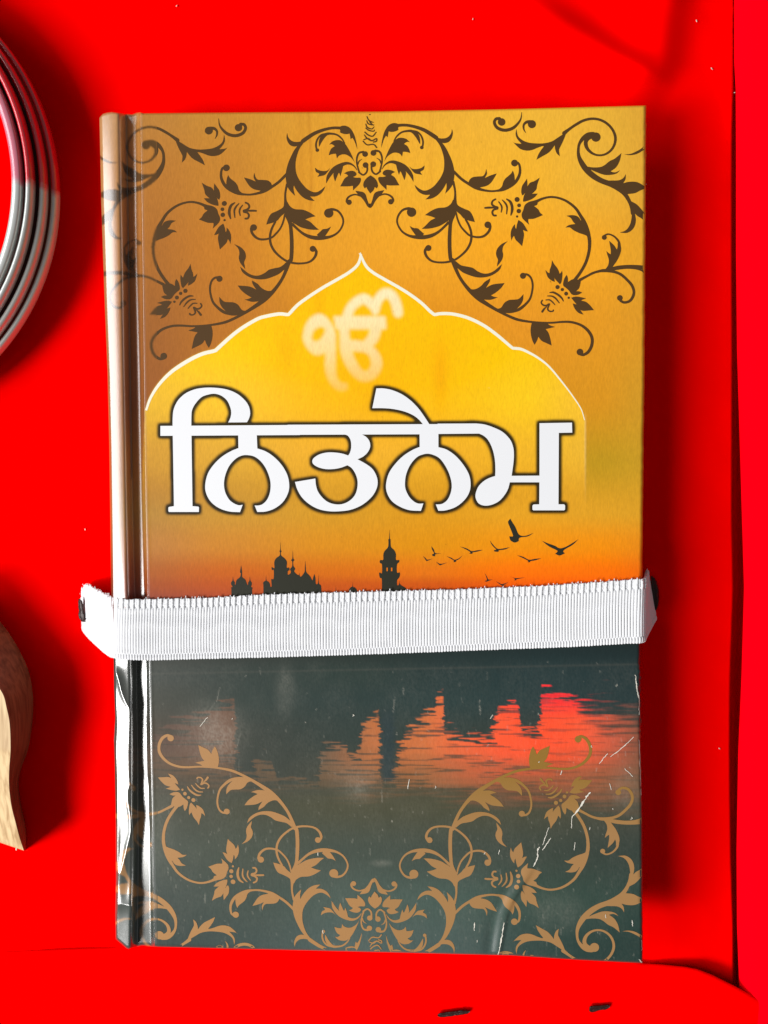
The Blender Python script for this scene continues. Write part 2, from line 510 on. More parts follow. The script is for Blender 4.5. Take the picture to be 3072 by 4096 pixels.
def blur(a, r, times=3):
    for _ in range(times):
        for ax in (0, 1):
            p = np.pad(a, [(r+1, r) if k == ax else (0, 0) for k in range(2)], mode='edge')
            c = np.cumsum(p, axis=ax); n = 2*r+1
            a = (np.take(c, np.arange(n, c.shape[ax]), ax)-np.take(c, np.arange(0, c.shape[ax]-n), ax))/n
    return a

def raster(polys, holes=()):
    m = np.zeros((NYc, NXc), np.float64)
    def one(p, val):
        l, h = p.min(0), p.max(0)
        i0, i1 = max(0, int((l[1]-Y0)/CS)), min(NYc, int((h[1]-Y0)/CS)+2)
        j0, j1 = max(0, int((l[0]-X0)/CS)), min(NXc, int((h[0]-X0)/CS)+2)
        if i1 <= i0 or j1 <= j0: return
        w = winding(p, PXc[i0:i1, j0:j1], PYc[i0:i1, j0:j1]) != 0
        s = m[i0:i1, j0:j1]; s[w] = val
    for p in polys: one(p, 1.0)
    for p in holes: one(p, 0.0)
    return m

XT = [400, 600, 900, 1300, 1700, 2100, 2400, 2580]
sky = table([430, 700, 1000, 1300, 1600, 1850, 2050, 2180, 2290, 2340, 2400], XT, [
 [(196,146,96),(186,128,62),(200,138,56),(224,158,56),(238,174,62),(243,184,66),(238,180,66),(226,168,62)],
 [(192,138,84),(182,118,52),(196,130,52),(228,158,52),(243,178,58),(247,182,58),(238,180,66),(230,170,62)],
 [(186,130,78),(172,108,48),(198,124,46),(232,158,50),(244,168,50),(249,170,46),(246,170,50),(232,164,52)],
 [(176,118,70),(160,98,46),(186,116,46),(214,138,42),(226,146,40),(232,152,46),(232,156,46),(224,154,48)],
 [(168,110,68),(156,92,44),(176,108,44),(200,128,40),(210,136,40),(216,144,40),(220,150,42),(212,154,48)],
 [(160,104,64),(170,112,50),(186,124,46),(206,146,44),(206,150,42),(206,152,42),(194,150,40),(204,156,46)],
 [(150,98,60),(180,132,60),(200,146,56),(212,152,46),(222,154,40),(232,164,46),(226,162,48),(222,160,48)],
 [(140,86,52),(186,124,60),(204,132,48),(218,142,38),(224,146,32),(242,148,32),(244,146,32),(236,142,36)],
 [(124,68,40),(172,92,38),(198,98,30),(212,110,28),(228,118,30),(254,118,18),(254,116,20),(240,110,26)],
 [(112,60,36),(164,78,34),(188,84,32),(198,88,28),(206,88,26),(240,96,20),(250,100,20),(236,96,24)],
 [(90,52,42),(146,66,44),(168,70,42),(180,70,34),(190,66,26),(210,66,20),(226,74,20),(214,74,24)]])
panel = table([1000, 1250, 1400, 1600, 1800, 2000, 2100], [600, 900, 1300, 1500, 1800, 2100, 2340], [
 [(250,196,18)]*7,
 [(252,196,20),(252,196,20),(254,194,16),(254,192,14),(254,194,18),(252,196,20),(252,196,20)],
 [(246,200,48),(253,202,40),(255,192,22),(255,188,18),(255,192,22),(254,202,40),(248,196,50)],
 [(236,184,58),(250,196,56),(252,188,40),(251,184,36),(254,194,40),(255,204,48),(250,196,60)],
 [(208,152,56),(226,170,60),(240,176,54),(242,178,54),(242,178,50),(244,184,52),(240,184,60)],
 [(192,136,54),(202,148,52),(214,154,46),(218,156,44),(224,158,42),(232,164,46),(234,168,52)],
 [(188,138,60),(202,146,54),(214,152,46),(220,154,40),(226,158,42),(234,164,46),(232,164,50)]])
water = table([2560, 2700, 2800, 2950, 3100, 3220, 3400, 3600, 3800], [400, 620, 1000, 1400, 1800, 2200, 2570], [
 [(70,68,62),(62,60,54),(54,54,50),(46,50,48),(40,50,50),(38,50,52),(36,48,50)],
 [(74,78,76),(64,70,68),(54,66,64),(48,64,62),(44,62,64),(42,62,66),(40,58,62)],
 [(78,80,78),(68,70,64),(56,68,66),(50,66,66),(46,66,68),(44,64,68),(44,62,66)],
 [(80,78,74),(78,68,58),(62,68,64),(56,68,66),(56,68,66),(62,68,64),(84,72,62)],
 [(78,76,70),(76,70,60),(66,72,68),(72,74,66),(84,78,62),(92,80,62),(96,80,66)],
 [(78,80,74),(76,78,68),(78,80,68),(84,84,68),(84,84,68),(82,82,68),(80,80,70)],
 [(80,86,82),(80,88,82),(78,86,78),(76,86,80),(72,82,76),(66,76,70),(58,70,66)],
 [(76,84,80),(72,82,80),(74,86,82),(84,100,96),(78,98,94),(60,82,76),(52,74,70)],
 [(66,74,72),(62,74,74),(72,86,86),(88,104,104),(80,98,98),(52,74,72),(44,66,64)]])

img = sky.copy()
ARCH_L = "1442,1008* 1428,1052 1395,1083 1345,1113 1290,1144 1228,1184 1185,1216 1151,1252* 1116,1249 1060,1259 1024,1271 963,1307 914,1345 858,1396* 803,1410 741,1441 679,1484 630,1536 597,1590 580,1640"
ARCH_R = "1442,1008* 1466,1056 1493,1083 1543,1113 1598,1144 1647,1175 1692,1209 1722,1238 1739,1252* 1765,1248 1814,1250 1876,1266 1938,1296 1987,1331 2025,1363 2053,1387* 2085,1391 2120,1407 2158,1430 2200,1465 2252,1528 2295,1586 2326,1635 2340,1680"
def polyline(s):
    pts = parse(s); out = []; st = 0
    P = [p[0] for p in pts]
    for i in range(1, len(P)):
        if pts[i][1] or i == len(P)-1:
            out.append(catmull(P[st:i+1], 6, False)[:-1]); st = i
    out.append(np.array([P[-1]])); return np.concatenate(out)
aL, aR = polyline(ARCH_L), polyline(ARCH_R)
arch_poly = np.concatenate([aL[::-1], aR[1:], np.array([[2342, 1734], [2342, 2140], [560, 2140]])])
am = blur(raster([arch_poly]), 1, 1)
fade = 1-sstep(1850, 2120, PYc)
am = (am*fade)[..., None]
img = img*(1-am)+panel*am
# warm streaks inside the panel
stk = np.exp(-((PXc-1760)/30)**2-((PYc-1500)/130)**2)*0.5+np.exp(-((PXc-1275)/26)**2-((PYc-1190)/120)**2)*0.3+np.exp(-((PXc-1140)/40)**2-((PYc-1400)/100)**2)*0.25
stk = (stk*am[..., 0])[..., None]
img = img*(1-stk)+lin((244,160,18))*stk
# faint vertical bruises of the board at the head
vb = (np.exp(-((PXc-1240-6*np.sin(PYc/90))/7)**2)*0.16+np.exp(-((PXc-1725)/10)**2)*0.07+np.exp(-((PXc-1205)/22)**2)*0.08)*(1-sstep(900, 1250, PYc))
img = img*(1-vb[..., None]*np.array([0.7, 1.0, 1.0]))
# thin pale line down the right side of the panel
rl = np.exp(-((PXc-2341)/3.0)**2)*sstep(1640, 1690, PYc)*(1-sstep(1750, 2050, PYc))*0.30
img = img*(1-rl[..., None])+lin((246, 226, 170))*rl[..., None]

IK_P = shapes("""
K P 310,450 400,480 470,560 525,670 540,760 540,1100 545,1230 570,1320 620,1365 690,1370* 700,1450* 640,1475 560,1460 480,1390 430,1300 400,1180 400,960* 350,990 290,1000 220,970 150,890 110,800 108,720 140,600 210,500
K P 510,480* 1200,480* 1215,655* 545,655*
K S 655,640,130 660,800,135 680,950,150 740,1100,150 820,1220,140 910,1280,140 1010,1255,140 1070,1170,145 1080,1080,145 1040,980,130 960,910,125 860,880,145 720,870,150
K S 1080,620,145 1040,760,145 960,860,140
K S 690,480,125 740,370,125 820,290,130 920,250,130 1000,310,120 1060,390,95
K S 1065,410,110 1090,290,120 1150,205,130 1220,172,132 1290,215,132 1340,310,132 1368,440,130
""")
IK_H = shapes("K P 225,750 240,690 290,640 350,622 395,645 395,690 360,760 310,805 260,815 230,790")
ik = blur(raster(IK_P, IK_H), 3, 2)*np.interp(PYc, [1140, 1250, 1400, 1500, 1570], [0.80, 0.70, 0.48, 0.26, 0.12])
ik = ik[..., None]
img = img*(1-ik)+lin((255, 246, 206))*ik

TITLE = """
T P 250,565 252,450 265,370 310,280 390,205 490,160 600,141 720,141 850,160 960,205 1040,270 1090,340 1108,420 1095,480 1072,523* 865,525* 890,470 898,410 885,350 850,280 790,230 720,208 650,215 570,245 500,320 465,390 458,460 457,565* 450,600* 255,600*
T P 115,563* 1659,552* 1659,664* 115,673*
T P 250,560* 457,560* 470,1450* 535,1456* 542,1466* 540,1515* 210,1515* 203,1502* 203,1468* 210,1459* 265,1450*
T P 975,640* 1180,640* 1187,814* 1090,860* 978,810*
T P 978,808* 900,840 800,900 710,985 640,1090 610,1220 625,1320 680,1410 770,1475 880,1510 995,1517* 1025,1435* 980,1440 920,1415 870,1370 830,1290 818,1200 835,1100 880,1000 950,925 1020,890 1090,887 1160,905 1230,960 1290,1050 1330,1170 1330,1280 1300,1370 1250,1425 1200,1443 1157,1443* 1187,1515* 1280,1510 1380,1475 1470,1405 1525,1310 1540,1220 1520,1110 1460,1000 1370,905 1280,845 1187,812*
U P 0,550* 1659,543* 1659,655* 0,662*
U P 600,640* 612,655* 660,667 690,702 703,750 703,810 690,860 672,890* 600,868 520,857 440,857 360,875 300,910 275,945 285,985 340,1020 420,1040 510,1040 590,1025 663,998* 710,1030 750,1090 773,1160 773,1240 750,1320 700,1380 630,1420 555,1432 470,1415 400,1370 340,1295 315,1220 308,1145* 82,1183* 110,1270 165,1360 250,1435 350,1485 460,1507 580,1507 700,1490 820,1440 920,1360 975,1280 997,1200 985,1120 940,1040 870,985 775,932* 840,900 890,850 915,790 905,730 870,685 822,657* 822,640*
U P 1460,640* 1669,640* 1669,800* 1570,850* 1462,797*
U P 1462,795* 1380,830 1280,895 1190,985 1120,1090 1090,1210 1100,1300 1150,1390 1240,1455 1350,1495 1475,1503* 1503,1420* 1450,1422 1400,1400 1345,1345 1305,1260 1300,1180 1315,1090 1360,990 1430,910 1500,878 1570,872 1659,905 1719,965 1779,1070 1814,1190 1809,1290 1769,1380 1709,1425 1640,1432* 1669,1502* 1750,1497 1860,1460 1950,1390 2005,1310 2025,1220 2010,1110 1950,1000 1860,895 1760,825 1669,798*
U P 983,148* 1060,148 1150,165 1260,210 1360,280 1440,360 1500,440 1570,545* 1560,560* 1510,560* 1450,490 1380,440 1280,400 1160,375 1050,367 938,367*
V P 0,538* 430,536* 520,547 620,580 720,630 800,710 835,790 845,870 840,970 820,1115* 1128,1113* 1128,533* 1487,527* 1490,637* 1342,640* 1338,1430* 1400,1430* 1412,1445* 1410,1488* 1400,1497* 1060,1497* 1050,1488* 1050,1445* 1062,1432* 1125,1430* 1127,1187* 800,1187* 780,1260 740,1330 680,1395 600,1435 520,1445 455,1420 422,1360 425,1300 455,1230 510,1175 570,1140 638,1117* 640,1030 632,920 605,810 560,720 510,672 460,648* 0,652*
"""
title = shapes(TITLE)
tm = raster(title)
halo = np.clip(blur(np.clip(blur(tm, 6, 1)*16, 0, 1), 2, 2)*1.25, 0, 1)[..., None]
img = img*(1-halo*0.97)+lin((26, 26, 16))*halo*0.97

# lower half: dark lake with the evening sky mirrored in it
wmask = sstep(2470, 2500, PYc)[..., None]
img = img*(1-wmask)+water*0.82*np.array([1.0, 0.99, 0.90])*wmask
YB = [(560, 3000), (640, 2930), (700, 2900), (790, 2870), (880, 2835), (938, 2795), (946, 3100), (1020, 3105), (1030, 3050), (1090, 3045), (1110, 3130), (1270, 3135), (1285, 3020), (1300, 2990), (1390, 2985), (1398, 3045), (1440, 3040), (1449, 2900), (1480, 2880), (1515, 2860), (1523, 3132), (1578, 3132), (1590, 3010), (1620, 2950), (1650, 2905), (1700, 2875), (1738, 2840), (1748, 2795), (1772, 2785), (1779, 2925), (1830, 2945), (1900, 2960), (1975, 2955), (1992, 2830), (2060, 2815), (2078, 2850), (2090, 2935), (2155, 2930), (2166, 2775), (2200, 2765), (2250, 2785), (2330, 2815), (2450, 2850), (2580, 2870)]
n1 = 0.8*(fbm(PXc/90, PYc/7, 41, 3)-0.5)+0.32*(vnoise(PXc/200, PYc/5.5, 44)-0.5)
n2 = fbm(PXc/210, PYc/17, 57, 2)-0.5
xw = PXc+(n1*46+n2*22)*sstep(2750, 2950, PYc)
yb0 = np.interp(xw, [p[0] for p in YB], [p[1] for p in YB])
rs = sstep(2280, 2420, PXc)
br = sstep(-6-40*rs, 6+110*rs, PYc-yb0+n1*(150+160*rs))
# dark wavelets over the bright water
wl = fbm(PXc/140+3, PYc/7.5, 71, 3)
br = br*(1-0.75*sstep(0.60, 0.68, wl)*sstep(2700, 2850, PYc)*(1-0.5*sstep(2000, 2300, PXc)))
sc = np.interp(cxs, [560, 700, 900, 1050, 1300, 1480, 1700, 1850, 2000, 2200, 2330, 2450, 2580], np.arange(13))
scol = lin(np.array([(92,70,60),(104,74,60),(122,80,58),(112,88,68),(140,104,78),(190,112,66),(206,112,64),(240,106,64),(255,92,56),(255,84,50),(250,92,58),(214,96,68),(150,88,66)], float))
k = np.clip(np.floor(sc).astype(int), 0, 11); fr = (sc-k)[:, None]
scol = scol[k]*(1-fr)+scol[k+1]*fr
scol = np.broadcast_to(scol[None], img.shape).copy()
topred = (sstep(1900, 2150, PXc)*(1-sstep(2350, 2480, PXc))*(1-sstep(2780, 2900, PYc)))[..., None]
scol = scol*(1-topred)+lin((255, 52, 56))*topred
oliv = sstep(2960, 3150, PYc+n2*60)[..., None]
scol = scol*(1-oliv*0.8)+lin((122, 92, 62))*oliv*0.8
lowf = 1-sstep(3080, 3210, PYc+n2*90-0.05*(PXc-1500)+n1*40)
amt = np.interp(PXc, [560, 750, 950, 1300, 1480, 1700, 2330, 2480, 2560], [0.55, 0.65, 0.65, 0.62, 0.92, 1.0, 1.0, 0.85, 0.65])
br = (br*lowf*amt*sstep(2640, 2700, PYc))[..., None]
img = img*(1-br)+scol*br
# minaret and dome mirrored darker
md = np.exp(-((PXc+n1*30-1552)/27)**4)*sstep(2800, 2900, PYc)*(1-sstep(3110, 3135, PYc+n1*30))
img = img*(1-md[..., None]*0.9)+lin((46, 60, 62))*md[..., None]*0.9
# a faint waterline under the strap
wlin = np.exp(-((PYc-2688+0.02*(PXc-1000))/4)**2)*0.25
img = img*(1-wlin[..., None])+lin((88, 86, 78))*wlin[..., None]

# wear: scuffs, scratches and flecks in the lamination
rng = np.random.default_rng(7)
wear = np.zeros((NYc, NXc))
def line(pts, w, a):
    for (ax, ay), (bx, by) in zip(pts[:-1], pts[1:]):
        n = int(max(abs(bx-ax), abs(by-ay)))+1
        t = np.linspace(0, 1, n)
        X = ax+(bx-ax)*t+rng.normal(0, 1.1, n); Y = ay+(by-ay)*t
        ww = np.maximum(w+rng.normal(0, w*0.45, n), 0.4)
        for x, y, q in zip(X, Y, ww):
            i, j = int((y-Y0)/CS), int((x-X0)/CS); r = int(q/CS/1.3)
            i0, i1, j0, j1 = max(0, i-r), min(NYc, i+r+1), max(0, j-r), min(NXc, j+r+1)
            if i1 > i0 and j1 > j0:
                s = wear[i0:i1, j0:j1]; np.maximum(s, a*(0.55+0.45*rng.random()), out=s)
CRACKS_AND_GLINT = [
  ([(2361,3169),(2341,3195),(2315,3236),(2288,3269)], 3.6, 1.0), ([(2288,3269),(2286,3290),(2287,3312)], 1.6, 0.75),
  ([(2196,3310),(2183,3345),(2171,3379)], 1.8, 0.8), ([(2158,3388),(2151,3400),(2150,3432),(2134,3466)], 2.8, 1.0),
  ([(2203,3352),(2186,3377),(2170,3402)], 1.8, 0.8), ([(2534,2948),(2490,2990),(2442,3026)], 3.0, 0.45),
  ([(2430,3013),(2415,3032),(2398,3054)], 2.2, 0.6), ([(2248,3081),(2240,3100)], 1.8, 0.8), ([(2390,3070),(2385,3088)], 1.4, 0.6),
  ([(2500,3076),(2530,3105)], 1.6, 0.5), ([(2438,3135),(2446,3158)], 1.8, 0.7), ([(1637,3118),(1630,3155)], 2.0, 0.9),
  ([(1998,3400),(1994,3418)], 1.8, 0.6), ([(1898,3690),(1896,3722)], 2.2, 0.9), ([(2528,3680),(2530,3706)], 2.2, 0.85),
  ([(2558,3838),(2566,3850)], 3.0, 0.9), ([(2540,3850),(2566,3852)], 1.8, 0.7), ([(2566,3760),(2567,3800)], 1.7, 0.6), ([(625,3786),(700,3788)], 1.8, 0.5), ([(1480,3806),(1530,3808)], 1.8, 0.5), ([(2016,3690),(2006,3750),(1999,3790),(1992,3820)], 2.6, 0.9), ([(2300,3370),(2297,3400)], 1.8, 0.7), ([(1580,2790),(1574,2850)], 1.2, 0.5), ([(1920,2800),(1922,2860)], 1.4, 0.6),  # the stroke down the crease paints the bright line of its lit left edge
  ([(1970,2860),(1962,2874)], 1.6, 0.6), ([(880,2750),(870,2800),(840,2840)], 1.0, 0.4), ([(830,2870),(800,2905)], 1.6, 0.55),
  ([(965,2925),(948,2995)], 1.0, 0.45), ([(2541,2700),(2546,2740),(2548,2760),(2556,2800),(2556,2860)], 2.6, 0.8),
  ([(2556,2960),(2562,3100),(2564,3180)], 1.8, 0.5), ([(1950,1550),(1960,1553)], 1.2, 0.3), ([(2360,3310),(2358,3318)], 1.5, .6)]
for pts, w, a in CRACKS_AND_GLINT:
    if w < 1.45: line(pts, w, a*0.55)
for _ in range(520):
    x = rng.uniform(620, 2560); y = rng.choice([rng.uniform(2640, 3800), rng.normal(3180, 190), rng.normal(3600, 160)])
    if not 2640 < y < 3830: continue
    L = rng.exponential(9); line([(x, y), (x+rng.normal(0, 1.5), y+L)], 0.7, rng.uniform(0.06, 0.26))
for _ in range(16):
    x = rng.uniform(900, 2540); y = rng.uniform(2700, 3800)
    line([(x, y), (x+rng.normal(0, 2), y+rng.uniform(2, 9))], 1.2, rng.uniform(0.4, 0.8))
haze = fbm(PXc/60, PYc/90, 91, 3)
sc2 = 0.30*np.exp(-((PXc-850)/110)**2-((PYc-2940)/110)**2)+0.16*np.exp(-((PXc-1140)/40)**2-((PYc-2770)/90)**2)+0.16*np.exp(-((PXc-1420)/90)**2-((PYc-3130)/80)**2)+0.14*np.exp(-((PXc-2500)/60)**2-((PYc-3150)/90)**2)+0.12*np.exp(-((PXc-2230)/110)**2-((PYc-3650)/80)**2)+0.10*np.exp(-((PXc-640)/60)**2-((PYc-3300)/200)**2)+0.26*np.exp(-((PXc-1525)/38)**2-((PYc-3453)/13)**2)
sp = vnoise(PXc/3.1, PYc/6.0, 33)
dust = np.clip(sc2*(0.25+1.3*sp*haze), 0, 0.5)
dust = np.maximum(dust, 0.05*sstep(2620, 2680, PYc)*sp*haze)
wear = np.clip(np.maximum(wear, dust), 0, 1)[..., None]
img = img*(1-wear)+lin((214, 206, 190))*wear
# a few dark nicks on the yellow half
for _ in range(46):
    x, y = rng.uniform(640, 2520), rng.uniform(480, 2230)
    j, i = int((x-X0)/CS), int((y-Y0)/CS); L = int(rng.integers(1, 4))
    img[i:i+L, j:j+1] *= rng.uniform(0.35, 0.75)
